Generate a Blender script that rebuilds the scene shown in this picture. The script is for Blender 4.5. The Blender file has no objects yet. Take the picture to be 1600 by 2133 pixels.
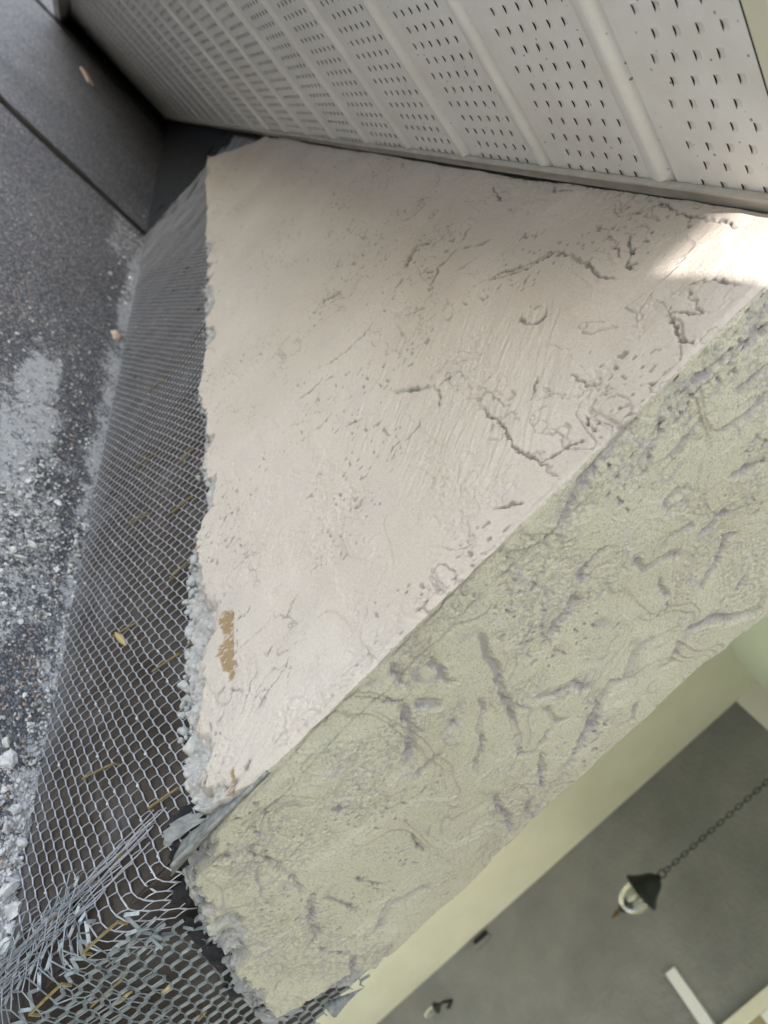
import bpy, math, random
import numpy as np

# ------------------------------------------------------------------ camera, sky, sun, exposure
scene = bpy.context.scene
COL = scene.collection
F_PX = 1401.28
CR = np.array([[0.3688863795, 0.4807109115, -0.7955123246],
               [0.6103424621, 0.5202151310, 0.5973761767],
               [0.7010027946, -0.7058988859, -0.1014980050]])
CC = np.array([0.24142324, -0.24814708, 0.06514795])
cam_data = bpy.data.cameras.new("camera")
cam = bpy.data.objects.new("camera", cam_data)
COL.objects.link(cam)
from mathutils import Matrix
cam.matrix_world = Matrix([[CR[0, 0], -CR[0, 1], -CR[0, 2], CC[0]],
                           [CR[1, 0], -CR[1, 1], -CR[1, 2], CC[1]],
                           [CR[2, 0], -CR[2, 1], -CR[2, 2], CC[2]],
                           [0, 0, 0, 1]])
cam_data.sensor_fit = 'VERTICAL'
cam_data.sensor_height = 36.0
cam_data.lens = F_PX / 2133.0 * 36.0
cam_data.clip_start = 0.01
cam_data.clip_end = 2000.0
cam_data.dof.use_dof = True
cam_data.dof.focus_distance = 0.40
cam_data.dof.aperture_fstop = 9.5
scene.camera = cam

SUN_DIR = np.array([0.90, -0.38, 0.155])
SUN_DIR = SUN_DIR / np.linalg.norm(SUN_DIR)
SUN_EL = math.asin(SUN_DIR[2])
SUN_ROT = math.atan2(SUN_DIR[0], SUN_DIR[1])
world = bpy.data.worlds.new("World")
scene.world = world
world.use_nodes = True
wn = world.node_tree
wn.nodes.clear()
sky = wn.nodes.new("ShaderNodeTexSky")
sky.sky_type = 'NISHITA'
sky.sun_disc = False
sky.sun_elevation = SUN_EL
sky.sun_rotation = SUN_ROT
sky.air_density = 1.0
sky.dust_density = 1.2
sky.ozone_density = 0.6
hsv = wn.nodes.new("ShaderNodeHueSaturation")
hsv.inputs["Saturation"].default_value = 0.52      # hazy, whitish sky
bg = wn.nodes.new("ShaderNodeBackground")
bg.inputs["Strength"].default_value = 0.15
wo = wn.nodes.new("ShaderNodeOutputWorld")
wn.links.new(sky.outputs[0], hsv.inputs["Color"])
wn.links.new(hsv.outputs[0], bg.inputs[0])
wn.links.new(bg.outputs[0], wo.inputs[0])

sun_data = bpy.data.lights.new("sun", 'SUN')
sun_data.energy = 2.0
sun_data.angle = math.radians(0.5)
sun_data.color = (1.0, 0.95, 0.88)
sun = bpy.data.objects.new("sun", sun_data)
COL.objects.link(sun)
from mathutils import Vector
sun.rotation_euler = Vector((-SUN_DIR[0], -SUN_DIR[1], -SUN_DIR[2])).to_track_quat('-Z', 'Y').to_euler()

scene.view_settings.view_transform = 'Standard'
scene.view_settings.look = 'None'
scene.view_settings.gamma = 1.0
scene.view_settings.use_curve_mapping = False
scene.view_settings.exposure = 3.02
scene.render.engine = 'CYCLES'
scene.cycles.use_denoising = True
scene.cycles.max_bounces = 8
scene.cycles.diffuse_bounces = 5

# ------------------------------------------------------------------ helpers
rng = np.random.default_rng(11)
random.seed(5)

def px_ray(u, v):
    return CR @ np.array([(u - 800.0) / F_PX, (v - 1066.5) / F_PX, 1.0])

def px_on(u, v, ax, val):
    """where the photograph's pixel meets the plane axis = val (used to measure real positions)"""
    q = px_ray(u, v)
    return CC + q * ((val - CC[ax]) / q[ax])

ROOF_S = 0.2252
ROOF_Z = -0.3735
def roof_z(x):
    return ROOF_Z - ROOF_S * x
def px_roof(u, v):
    q = px_ray(u, v)
    n = np.array([ROOF_S, 0, 1.0])
    return CC + q * ((ROOF_Z - n @ CC) / (n @ q))

def _hash(ix, iy, seed):
    h = (ix.astype(np.int64) * 374761393 + iy.astype(np.int64) * 668265263 + seed * 1442695041) & 0xFFFFFFFF
    h = ((h ^ (h >> 13)) * 1274126177) & 0xFFFFFFFF
    h = h ^ (h >> 16)
    return (h & 0xFFFF) / 65535.0

def vnoise(x, y, seed=0):
    ix = np.floor(x); iy = np.floor(y)
    fx = x - ix; fy = y - iy
    fx = fx * fx * fx * (fx * (fx * 6 - 15) + 10); fy = fy * fy * fy * (fy * (fy * 6 - 15) + 10)
    a = _hash(ix, iy, seed); b = _hash(ix + 1, iy, seed); c = _hash(ix, iy + 1, seed); d = _hash(ix + 1, iy + 1, seed)
    return (a * (1 - fx) + b * fx) * (1 - fy) + (c * (1 - fx) + d * fx) * fy

def fbm(x, y, seed=0, octaves=4, gain=0.5):
    s = 0.0; a = 1.0; t = 0.0
    for o in range(octaves):
        s = s + a * vnoise(x * 2 ** o + 17.3 * o, y * 2 ** o - 9.1 * o, seed + o * 31)
        t += a; a *= gain
    return s / t

def sstep(a, b, x):
    t = np.clip((x - a) / (b - a), 0, 1)
    return t * t * (3 - 2 * t)

def mesh_np(name, verts, faces, mat=None, smooth=True, attrs=None):
    """one mesh from numpy arrays: faces is one array (n,3) or (n,4), or a list of such arrays"""
    me = bpy.data.meshes.new(name)
    verts = np.asarray(verts, dtype=np.float32).reshape(-1, 3)
    if not isinstance(faces, list):
        faces = [faces]
    faces = [np.asarray(f, dtype=np.int32) for f in faces if len(f)]
    me.vertices.add(len(verts)); me.vertices.foreach_set("co", verts.ravel())
    nl = sum(f.size for f in faces); nf = sum(len(f) for f in faces)
    me.loops.add(nl); me.polygons.add(nf)
    me.loops.foreach_set("vertex_index", np.concatenate([f.ravel() for f in faces]))
    tot = np.concatenate([np.full(len(f), f.shape[1], np.int32) for f in faces])
    start = np.concatenate([[0], np.cumsum(tot)[:-1]]).astype(np.int32)
    me.polygons.foreach_set("loop_start", start)
    me.polygons.foreach_set("use_smooth", np.full(nf, bool(smooth)))
    me.update(calc_edges=True)
    for k, val in (attrs or {}).items():
        at = me.attributes.new(k, 'FLOAT', 'POINT')
        at.data.foreach_set("value", np.asarray(val, np.float32).ravel())
    if mat:
        me.materials.append(mat)
    return me

def link(name, me, parent=None, loc=None):
    o = bpy.data.objects.new(name, me)
    COL.objects.link(o)
    if parent is not None:
        o.parent = parent
        if loc is None and me is not None:
            # children are modelled in world coordinates, their thing's Empty stands at its base
            o.location = -Vector(parent.location)
    if loc is not None:
        o.location = loc
    return o

def thing(name, label, cat, loc=(0, 0, 0), group=None):
    o = bpy.data.objects.new(name, None)
    COL.objects.link(o)
    o.location = loc
    o.empty_display_size = 0.02
    o["label"] = label; o["category"] = cat
    if group: o["group"] = group
    return o

def tag(o, label, cat, group=None):
    o["label"] = label; o["category"] = cat
    if group: o["group"] = group
    return o

def grid_faces(nu, nv, base=0):
    i, j = np.meshgrid(np.arange(nu - 1), np.arange(nv - 1), indexing='ij')
    a = (i * nv + j).ravel() + base
    return np.stack([a, a + nv, a + nv + 1, a + 1], 1)

def box_arr(x0, x1, y0, y1, z0, z1):
    v = np.array([[x0, y0, z0], [x1, y0, z0], [x1, y1, z0], [x0, y1, z0], [x0, y0, z1], [x1, y0, z1], [x1, y1, z1], [x0, y1, z1]], float)
    f = np.array([[0, 3, 2, 1], [4, 5, 6, 7], [0, 1, 5, 4], [1, 2, 6, 5], [2, 3, 7, 6], [3, 0, 4, 7]])
    return v, f

def box(name, x0, x1, y0, y1, z0, z1, mat, parent=None, bevel=0.0):
    v, f = box_arr(x0, x1, y0, y1, z0, z1)
    o = link(name, mesh_np(name, v, f, mat, smooth=False), parent)
    if bevel:
        m = o.modifiers.new("bevel", 'BEVEL'); m.width = bevel; m.segments = 2; m.limit_method = 'ANGLE'
    return o

def tubes(P0, P1, r0, r1=None, sides=5):
    """many straight round bars at once"""
    P0 = np.asarray(P0, float); P1 = np.asarray(P1, float)
    n = len(P0)
    r0 = np.broadcast_to(np.asarray(r0, float), (n,)); r1 = r0 if r1 is None else np.broadcast_to(np.asarray(r1, float), (n,))
    d = P1 - P0; d /= (np.linalg.norm(d, axis=1, keepdims=True) + 1e-12)
    ref = np.where(np.abs(d[:, 1:2]) < 0.9, np.array([[0, 1.0, 0]]), np.array([[1.0, 0, 0]]))
    a = np.cross(d, ref); a /= np.linalg.norm(a, axis=1, keepdims=True); b = np.cross(d, a)
    ang = np.arange(sides) * 2 * np.pi / sides
    ring = a[:, None, :] * np.cos(ang)[None, :, None] + b[:, None, :] * np.sin(ang)[None, :, None]
    v = np.concatenate([P0[:, None, :] + ring * r0[:, None, None], P1[:, None, :] + ring * r1[:, None, None]], 1).reshape(-1, 3)
    k = np.arange(sides); k2 = (k + 1) % sides
    f0 = np.stack([k, k2, k2 + sides, k + sides], 1)
    f = (np.arange(n) * 2 * sides)[:, None, None] + f0[None]
    return v, f.reshape(-1, 4)

def lathe(profile, cx, cy, cz, n=24):
    pr = np.array(profile, float)
    ang = np.arange(n) * 2 * np.pi / n
    v = np.stack([cx + pr[:, None, 0] * np.cos(ang), cy + pr[:, None, 0] * np.sin(ang), cz + np.repeat(pr[:, None, 1], n, 1)], 2).reshape(-1, 3)
    m = len(pr); f = []
    for i in range(m - 1):
        for j in range(n):
            f.append([i * n + j, i * n + (j + 1) % n, (i + 1) * n + (j + 1) % n, (i + 1) * n + j])
    return v, np.array(f)

# ------------------------------------------------------------------ materials
def new_mat(name, base=(0.5, 0.5, 0.5), rough=0.8, metal=0.0, spec=0.3):
    m = bpy.data.materials.new(name); m.use_nodes = True
    nt = m.node_tree; b = nt.nodes["Principled BSDF"]
    b.inputs["Base Color"].default_value = (*base, 1); b.inputs["Roughness"].default_value = rough
    b.inputs["Metallic"].default_value = metal; b.inputs["Specular IOR Level"].default_value = spec
    return m, nt, b

def N(nt, t, **kw):
    n = nt.nodes.new(t)
    for k, v in kw.items():
        if k in n.inputs: n.inputs[k].default_value = v
        else: setattr(n, k, v)
    return n

def coords(nt):
    return N(nt, "ShaderNodeNewGeometry").outputs["Position"]

def noise(nt, vec, scale, detail=4, rough=0.55, dist=0.0):
    n = N(nt, "ShaderNodeTexNoise"); n.inputs["Scale"].default_value = scale; n.inputs["Detail"].default_value = detail
    n.inputs["Roughness"].default_value = rough; n.inputs["Distortion"].default_value = dist
    nt.links.new(vec, n.inputs["Vector"]); return n

def ramp(nt, fac, stops):
    r = N(nt, "ShaderNodeValToRGB"); e = r.color_ramp.elements
    while len(e) < len(stops): e.new(0.5)
    for k, (p, c) in enumerate(stops):
        e[k].position = p; e[k].color = (*c, 1) if len(c) == 3 else c
    nt.links.new(fac, r.inputs[0]); return r

def mix(nt, fac, a, b, mode='MIX'):
    m = N(nt, "ShaderNodeMix", data_type='RGBA', blend_type=mode)
    for s, val in ((0, fac), (6, a), (7, b)):
        if isinstance(val, (int, float)): m.inputs[s].default_value = val
        elif isinstance(val, tuple): m.inputs[s].default_value = (*val, 1)
        else: nt.links.new(val, m.inputs[s])
    return m.outputs[2]

def math_n(nt, op, a, b=None, clamp=False):
    m = N(nt, "ShaderNodeMath", operation=op, use_clamp=clamp)
    for s, val in ((0, a), (1, b)):
        if val is None: continue
        if isinstance(val, (int, float)): m.inputs[s].default_value = val
        else: nt.links.new(val, m.inputs[s])
    return m.outputs[0]

def bump(nt, b, h, strength, dist):
    bp = N(nt, "ShaderNodeBump"); bp.inputs["Strength"].default_value = strength; bp.inputs["Distance"].default_value = dist
    nt.links.new(h, bp.inputs["Height"]); nt.links.new(bp.outputs[0], b.inputs["Normal"]); return bp

def attr(nt, name):
    return N(nt, "ShaderNodeAttribute", attribute_name=name).outputs["Fac"]

def stucco_mat(name, c0, c1, dirt_shade, fine=0.5):
    m, nt, b = new_mat(name, rough=0.9, spec=0.2)
    p = coords(nt)
    big = noise(nt, p, 9, 5, 0.6); fineN = noise(nt, p, 330, 6, 0.7); mid = noise(nt, p, 900, 3, 0.6)
    col = ramp(nt, big.outputs[0], [(0.3, c0), (0.7, c1)]).outputs[0]
    st = noise(nt, p, 3.5, 4, 0.6, 0.8); fl = noise(nt, p, 26, 5, 0.7)
    col = mix(nt, 1.0, col, ramp(nt, st.outputs[0], [(0.3, (0.91, 0.89, 0.86)), (0.7, (1.05, 1.05, 1.06))]).outputs[0], 'MULTIPLY')
    col = mix(nt, ramp(nt, fl.outputs[0], [(0.52, (0, 0, 0)), (0.72, (0.55, 0.55, 0.55))]).outputs[0], col, tuple(0.5 * (a + 0.46 * b_) for a, b_ in zip(c0, (1.0, 0.97, 1.0))))
    sp = ramp(nt, noise(nt, p, 620, 4, 0.75).outputs[0], [(0.36, (1.0 - 0.28 * fine, 1.0 - 0.29 * fine, 1.0 - 0.30 * fine)), (0.47, (0.98, 0.98, 0.98)), (0.64, (1.05, 1.05, 1.05))]).outputs[0]
    col = mix(nt, 1.0, col, sp, 'MULTIPLY')
    col = mix(nt, attr(nt, "grime_shade"), col, dirt_shade)  # groove shade put into the colour, along with pit dirt
    col = mix(nt, attr(nt, "bare"), col, (0.30, 0.215, 0.125))
    col = mix(nt, attr(nt, "raw"), col, ramp(nt, noise(nt, p, 150, 5, 0.7).outputs[0], [(0.35, (0.24, 0.24, 0.24)), (0.6, (0.46, 0.46, 0.47))]).outputs[0])
    nt.links.new(col, b.inputs["Base Color"])
    h = math_n(nt, 'ADD', math_n(nt, 'MULTIPLY', fineN.outputs[0], 0.75), math_n(nt, 'MULTIPLY', mid.outputs[0], 0.35))
    bump(nt, b, h, fine, 0.0021)
    return m

M = {}
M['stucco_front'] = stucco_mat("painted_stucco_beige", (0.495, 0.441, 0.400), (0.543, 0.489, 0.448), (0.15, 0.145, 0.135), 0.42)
M['stucco_side'] = stucco_mat("stucco_green_bounce", (0.500, 0.484, 0.385), (0.552, 0.535, 0.432), (0.30, 0.28, 0.30), 1.0)  # green bounce light painted into the base colour, lilac shade into the grooves

def simple(name, c0, c1, scale, rough=0.8, metal=0.0, bs=0.0, bscale=200, bd=0.001, spec=0.3):
    m, nt, b = new_mat(name, c0, rough, metal, spec)
    p = coords(nt)
    nn = noise(nt, p, scale, 5, 0.6)
    nt.links.new(ramp(nt, nn.outputs[0], [(0.3, c0), (0.7, c1)]).outputs[0], b.inputs["Base Color"])
    if bs: bump(nt, b, noise(nt, p, bscale, 4, 0.6).outputs[0], bs, bd)
    return m

M['wire'] = simple("galvanised_wire", (0.38, 0.39, 0.44), (0.56, 0.57, 0.63), 160, 0.45, 0.5, 0.2, 900, 0.0002, 0.5)
M['ribbon'] = simple("galvanised_lath", (0.17, 0.19, 0.21), (0.36, 0.40, 0.43), 130, 0.45, 0.6, 0.3, 500, 0.0003, 0.5)
M['flash'] = simple("weathered_zinc", (0.09, 0.09, 0.085), (0.30, 0.31, 0.305), 140, 0.7, 0.1, 0.6, 300, 0.0006, 0.4)
M['brass'] = simple("brass_staple", (0.30, 0.23, 0.11), (0.50, 0.40, 0.20), 300, 0.42, 0.7)
M['crumb'] = simple("stucco_crumb", (0.40, 0.405, 0.415), (0.66, 0.66, 0.665), 110, 0.95, 0, 0.6, 600, 0.001)
M['key'] = simple("grey_plaster_key", (0.26, 0.265, 0.27), (0.52, 0.53, 0.54), 120, 0.95, 0, 0.6, 600, 0.001)
M['crumb_pink'] = simple("pink_crumb", (0.46, 0.36, 0.31), (0.53, 0.42, 0.36), 60, 0.95)
M['soffit'] = simple("vinyl_soffit", (0.82, 0.80, 0.77), (0.86, 0.84, 0.81), 14, 0.5, 0, 0.12, 900, 0.0006, 0.4)
nt = M['soffit'].node_tree; b = nt.nodes['Principled BSDF']; base = b.inputs['Base Color'].links[0].from_socket
p = coords(nt); v_ = N(nt, 'ShaderNodeTexVoronoi'); v_.inputs['Scale'].default_value = 95; v_.voronoi_dimensions = '2D'; nt.links.new(p, v_.inputs['Vector'])
sc_ = N(nt, 'ShaderNodeSeparateColor'); nt.links.new(v_.outputs['Color'], sc_.inputs[0])
spk = math_n(nt, 'LESS_THAN', v_.outputs['Distance'], math_n(nt, 'MULTIPLY', math_n(nt, 'SUBTRACT', sc_.outputs[0], 0.55), 0.20))
dst = ramp(nt, noise(nt, p, 18, 6, 0.7).outputs[0], [(0.35, (0.90, 0.885, 0.86)), (0.65, (1, 1, 1))]).outputs[0]
c_ = mix(nt, 1.0, base, dst, 'MULTIPLY'); c_ = mix(nt, math_n(nt, 'MULTIPLY', spk, 0.75), c_, mix(nt, sc_.outputs[1], (0.10, 0.09, 0.08), (0.85, 0.84, 0.82)))
nt.links.new(c_, b.inputs['Base Color'])
M['trim'] = simple("vinyl_trim", (0.38, 0.35, 0.31), (0.52, 0.48, 0.43), 40, 0.55, 0, 0.3, 200, 0.001)
M['fascia'] = simple("fascia_paint", (0.70, 0.67, 0.52), (0.74, 0.71, 0.56), 8, 0.6)
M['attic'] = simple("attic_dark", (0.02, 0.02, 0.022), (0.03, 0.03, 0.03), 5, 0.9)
M['porch_side'] = simple("porch_side_green_bounce", (0.62, 0.62, 0.47), (0.68, 0.68, 0.53), 5, 0.85, 0, 0.3, 70, 0.004)  # green bounce light painted into the porch wall colour
M['porch_back'] = simple("porch_grey_paint", (0.185, 0.185, 0.177), (0.255, 0.254, 0.24), 3.5, 0.75, 0, 0.9, 45, 0.012)
M['ceiling'] = simple("porch_ceiling_green_bounce", (0.78, 0.84, 0.66), (0.82, 0.88, 0.70), 4, 0.8)  # green light from below mixed into the ceiling colour
M['frieze'] = simple("frieze_paint", (0.68, 0.66, 0.58), (0.72, 0.70, 0.62), 4, 0.8)
M['white'] = simple("white_gloss", (0.70, 0.70, 0.68), (0.75, 0.75, 0.73), 6, 0.45)
M['cream'] = simple("cream_casing", (0.62, 0.60, 0.48), (0.68, 0.66, 0.53), 6, 0.5)
M['black'] = simple("black_iron", (0.012, 0.014, 0.014), (0.022, 0.024, 0.023), 30, 0.45, 0.3)
M['rust'] = simple("rusty_finial", (0.07, 0.045, 0.02), (0.11, 0.07, 0.03), 60, 0.6, 0.2)
M['bulb'] = simple("candle_bulb", (0.75, 0.74, 0.60), (0.8, 0.8, 0.66), 20, 0.3)
M['bitumen'] = simple("black_bitumen", (0.012, 0.012, 0.013), (0.02, 0.02, 0.021), 60, 0.55)
M['dark_sheet'] = simple("blue_black_sheet", (0.014, 0.016, 0.024), (0.022, 0.025, 0.034), 12, 0.6)
M['wood'] = simple("raw_wood", (0.48, 0.36, 0.28), (0.55, 0.43, 0.34), 90, 0.8)
M['ground'] = simple("pale_bounce_ground", (0.40, 0.38, 0.34), (0.48, 0.46, 0.41), 2, 0.95)  # unseen ground, made pale to bounce light up
M['concrete'] = simple("pale_concrete", (0.52, 0.51, 0.47), (0.58, 0.57, 0.53), 3, 0.9)
M['sun_blocker'] = simple("sun_blocker_stucco", (0.66, 0.57, 0.45), (0.72, 0.62, 0.50), 3, 0.9)  # warm stucco for the added sun blockers
M['leaf'] = simple("dry_leaf", (0.36, 0.28, 0.12), (0.50, 0.41, 0.20), 80, 0.7)
M['scrap'] = simple("grey_paper_scrap", (0.17, 0.175, 0.18), (0.30, 0.305, 0.31), 110, 0.85, 0, 0.6, 260, 0.0012)

def glass_mat():
    m, nt, b = new_mat("clear_glass", (0.95, 0.97, 0.93), 0.03)
    b.inputs["Transmission Weight"].default_value = 1.0; b.inputs["IOR"].default_value = 1.35
    return m
M['glass'] = glass_mat()
m, nt, b = new_mat("amber_window", (0.30, 0.27, 0.12), 0.12, 0.0, 0.6); M['amber'] = m

def paper_mat():
    m, nt, b = new_mat("brown_building_paper", rough=0.85, spec=0.15)
    p = coords(nt)
    n1 = noise(nt, p, 22, 5, 0.65, 0.4); n2 = noise(nt, p, 500, 4, 0.7)
    c = ramp(nt, n1.outputs[0], [(0.30, (0.040, 0.032, 0.028)), (0.55, (0.066, 0.055, 0.049)), (0.75, (0.105, 0.095, 0.097))]).outputs[0]
    c = mix(nt, 0.8, c, ramp(nt, n2.outputs[0], [(0.3, (0.7, 0.7, 0.7)), (0.7, (1.25, 1.22, 1.2))]).outputs[0], 'MULTIPLY')
    c = mix(nt, attr(nt, "dust"), c, (0.42, 0.43, 0.46))
    nt.links.new(c, b.inputs["Base Color"])
    bump(nt, b, n2.outputs[0], 0.5, 0.0008)
    return m
M['paper'] = paper_mat()
M['felt'] = simple('black_felt', (0.016, 0.017, 0.020), (0.034, 0.035, 0.040), 70, 0.9, 0, 0.6, 400, 0.001, 0.15)

def roof_mat():
    m, nt, b = new_mat("mineral_roll_roofing", rough=0.82, spec=0.35)
    p = coords(nt)
    v = N(nt, "ShaderNodeTexVoronoi"); v.inputs["Scale"].default_value = 500; nt.links.new(p, v.inputs["Vector"])
    sep = N(nt, "ShaderNodeSeparateColor"); nt.links.new(v.outputs["Color"], sep.inputs[0])
    g = ramp(nt, sep.outputs[0], [(0.0, (0.066, 0.071, 0.083)), (0.42, (0.124, 0.131, 0.148)), (0.72, (0.205, 0.212, 0.232)),
                                  (0.88, (0.34, 0.33, 0.325)), (0.94, (0.46, 0.35, 0.26))])
    g.color_ramp.interpolation = 'CONSTANT'
    big = noise(nt, p, 3.0, 5, 0.6)
    c = mix(nt, 1.0, g.outputs[0], ramp(nt, big.outputs[0], [(0.3, (0.8, 0.8, 0.82)), (0.7, (1.2, 1.2, 1.2))]).outputs[0], 'MULTIPLY')
    dn = noise(nt, p, 230, 7, 0.85)
    d = attr(nt, "dust")
    dn2 = noise(nt, p, 75, 6, 0.8)
    sm = math_n(nt, 'ADD', math_n(nt, 'ADD', d, math_n(nt, 'MULTIPLY', math_n(nt, 'SUBTRACT', dn.outputs[0], 0.5), 2.6)), math_n(nt, 'MULTIPLY', math_n(nt, 'SUBTRACT', dn2.outputs[0], 0.5), 1.8))
    dm = math_n(nt, 'MULTIPLY', math_n(nt, 'SUBTRACT', sm, 0.36), 5.0, True)
    dm = math_n(nt, 'MULTIPLY', dm, math_n(nt, 'MULTIPLY', d, 6.0, True))
    c = mix(nt, dm, c, (0.50, 0.51, 0.54))
    nt.links.new(c, b.inputs["Base Color"])
    inv = math_n(nt, 'SUBTRACT', 1.0, v.outputs["Distance"])
    bump(nt, b, inv, 0.9, 0.0011)
    return m
M['roofing'] = roof_mat()

# ------------------------------------------------------------------ ground, slab added for bounce light, sky stays the world
def plane(name, x0, x1, y0, y1, z, mat):
    v = np.array([[x0, y0, z], [x1, y0, z], [x1, y1, z], [x0, y1, z]], float)
    o = link(name, mesh_np(name, v, np.array([[0, 1, 2, 3]]), mat, smooth=False)); o["kind"] = "structure"; return o
plane("ground", -400, 400, -400, 400, -3.0, M['ground'])
plane("bounce_slab", 0.05, 9.5, -14, 14, -2.99, M['concrete'])  # pale slab added out of view as a reflector
plane("porch_floor", -1.45, 1.25, 0.23, 3.60, -2.9, M['concrete'])

# ------------------------------------------------------------------ the stucco corner wall
TOP = 0.2816
def poly_interp(pts):
    a = np.array(pts, float); a = a[np.argsort(a[:, 0])]
    return lambda x: np.interp(x, a[:, 0], a[:, 1])

# lower broken edge of the stucco, measured on the wall plane (metres from the corner)
cut1 = poly_interp([(-1.60, 0.232), (-1.505, 0.194), (-1.323, 0.1437), (-1.138, 0.1074), (-0.836, 0.0309), (-0.608, -0.0219),
                    (-0.539, -0.0419), (-0.474, -0.0645), (-0.4146, -0.063), (-0.35, -0.0863), (-0.277, -0.1015), (-0.238, -0.1249),
                    (-0.196, -0.1353), (-0.149, -0.1459), (-0.1155, -0.1575), (-0.0834, -0.1615), (-0.0595, -0.1706), (-0.0392, -0.1724),
                    (-0.022, -0.170), (-0.013, -0.160), (-0.006, -0.140), (0.0, -0.121)])
top1 = poly_interp([(-1.60, 0.234), (-1.505, 0.1965), (-1.35, 0.225), (-1.19, 0.2675), (-1.15, TOP), (0.0, TOP)])
cut2 = poly_interp([(0.0, -0.121), (0.003, -0.140), (0.0061, -0.1618), (0.014, -0.174), (0.020, -0.1814), (0.0217, -0.1975), (0.0469, -0.2162),
                    (0.0712, -0.2375), (0.0918, -0.2472), (0.1045, -0.2544), (0.118, -0.2669), (0.150, -0.2825), (0.1677, -0.2962),
                    (0.186, -0.3061), (0.194, -0.293), (0.2048, -0.2833), (0.2128, -0.2700), (0.226, -0.2640), (0.245, -0.2560)])
D2 = 0.2385

def Z(x0, y0, k, pts):
    return [(x0 + X / k, y0 + Y / k) for X, Y in pts]

# ledges, trowel marks and cracks of the skip-trowelled stucco: (polyline in photo pixels, width mm, depth mm)
F1 = []
def a1(x0, y0, k, w, d, *polys):
    for q in polys: F1.append((Z(x0, y0, k, q), w, d))
a1(800, 400, 4, 3.2, 3.0, [(180, 620), (230, 520), (265, 450), (290, 430)])
a1(800, 400, 4, 1.8, 1.8, [(290, 430), (370, 425), (400, 370)], [(375, 765), (430, 680), (440, 610), (510, 560), (550, 510), (610, 465)],
   [(605, 415), (650, 380), (675, 330), (710, 285)], [(650, 460), (720, 440)], [(760, 435), (820, 415), (880, 375)])
a1(800, 400, 4, 1.3, 1.6, [(860, 725), (940, 700), (1000, 680), (1100, 650), (1200, 625), (1260, 580), (1330, 545), (1390, 500)],
   [(0, 730), (60, 695), (120, 680), (130, 650)], [(165, 1005), (235, 990), (270, 965), (305, 955)], [(340, 665), (400, 655)],
   [(600, 640), (660, 610), (740, 555), (780, 520)], [(920, 0), (950, 50)], [(150, 240), (210, 215), (290, 150), (330, 100), (325, 60)],
   [(1130, 1010), (1130, 1060), (1180, 1085), (1250, 1085), (1320, 1010), (1345, 960)])
a1(600, 600, 4, 2.4, 2.4, [(880, 855), (920, 870), (980, 850), (1090, 845), (1200, 820)], [(270, 130), (320, 95), (430, 30)])
a1(600, 600, 4, 1.3, 1.5, [(1200, 820), (1250, 860), (1265, 930), (1250, 990)], [(60, 940), (150, 885), (195, 845), (250, 790), (280, 745)],
   [(300, 635), (400, 585), (480, 530), (560, 440), (620, 390), (700, 280)], [(840, 1375), (920, 1275)], [(850, 1435), (900, 1350)],
   [(970, 1265), (1020, 1230), (1060, 1180), (1090, 1100)], [(210, 1185), (280, 1145), (345, 1070)], [(510, 1135), (590, 1095)],
   [(960, 205), (1030, 190), (1105, 155)], [(1260, 800), (1305, 765), (1355, 720)])
a1(1000, 0, 2.667, 1.2, 1.4, [(0, 1555), (60, 1535), (130, 1495), (210, 1480), (290, 1450), (390, 1395), (430, 1400), (520, 1425), (600, 1465), (660, 1525)],
   [(400, 1020), (420, 1060), (520, 1065)], [(1000, 1120), (1060, 1170), (1140, 1205), (1250, 1225), (1330, 1240), (1420, 1275), (1470, 1270)],
   [(830, 1310), (840, 1400), (815, 1480), (850, 1510)], [(60, 1030), (110, 1105)], [(730, 1380), (770, 1400), (760, 1430)])
a1(1000, 533, 2.667, 1.2, 1.4, [(0, 820), (40, 880), (90, 900), (150, 1000), (190, 1075), (260, 1100), (330, 1140), (430, 1240)],
   [(330, 1140), (390, 1110), (470, 1050), (580, 1020)], [(500, 655), (560, 695), (640, 715)], [(320, 660), (290, 750), (250, 800)],
   [(1150, 200), (1165, 240), (1200, 270), (1240, 330)], [(1150, 170), (1220, 155), (1290, 140), (1360, 155), (1440, 180)],
   [(1030, 330), (1080, 320), (1140, 320), (1230, 330)], [(1050, 340), (1090, 420), (1130, 480), (1190, 500)],
   [(220, 310), (240, 360), (300, 370), (350, 320)], [(570, 880), (590, 940), (640, 970)], [(60, 1385), (110, 1400), (160, 1370), (230, 1365)],
   [(500, 10), (600, 60), (650, 110), (750, 130)])
a1(350, 1150, 4.571, 0.8, 1.2, [(710, 1580), (780, 1310), (830, 1180), (860, 1100)], [(850, 1520), (920, 1390), (1000, 1280), (1060, 1200), (1110, 1100), (1160, 1000)],
   [(940, 980), (1000, 900)], [(1110, 650), (1170, 500), (1250, 380)], [(680, 640), (780, 590), (800, 520)], [(610, 1300), (680, 1310), (720, 1400)])
a1(350, 1550, 5.333, 2.6, 4.0, [(400, 460), (430, 400), (440, 345)], [(470, 190), (490, 100), (480, 40)], [(910, 280), (945, 190)], [(410, 330), (425, 300)])
F2 = []
def a2(x0, y0, k, w, d, *polys):
    for q in polys: F2.append((Z(x0, y0, k, q), w, d))
a2(1000, 533, 2.667, 4.4, 1.5, [(880, 880), (680, 1110), (560, 1250), (500, 1370), (440, 1560)])
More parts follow.
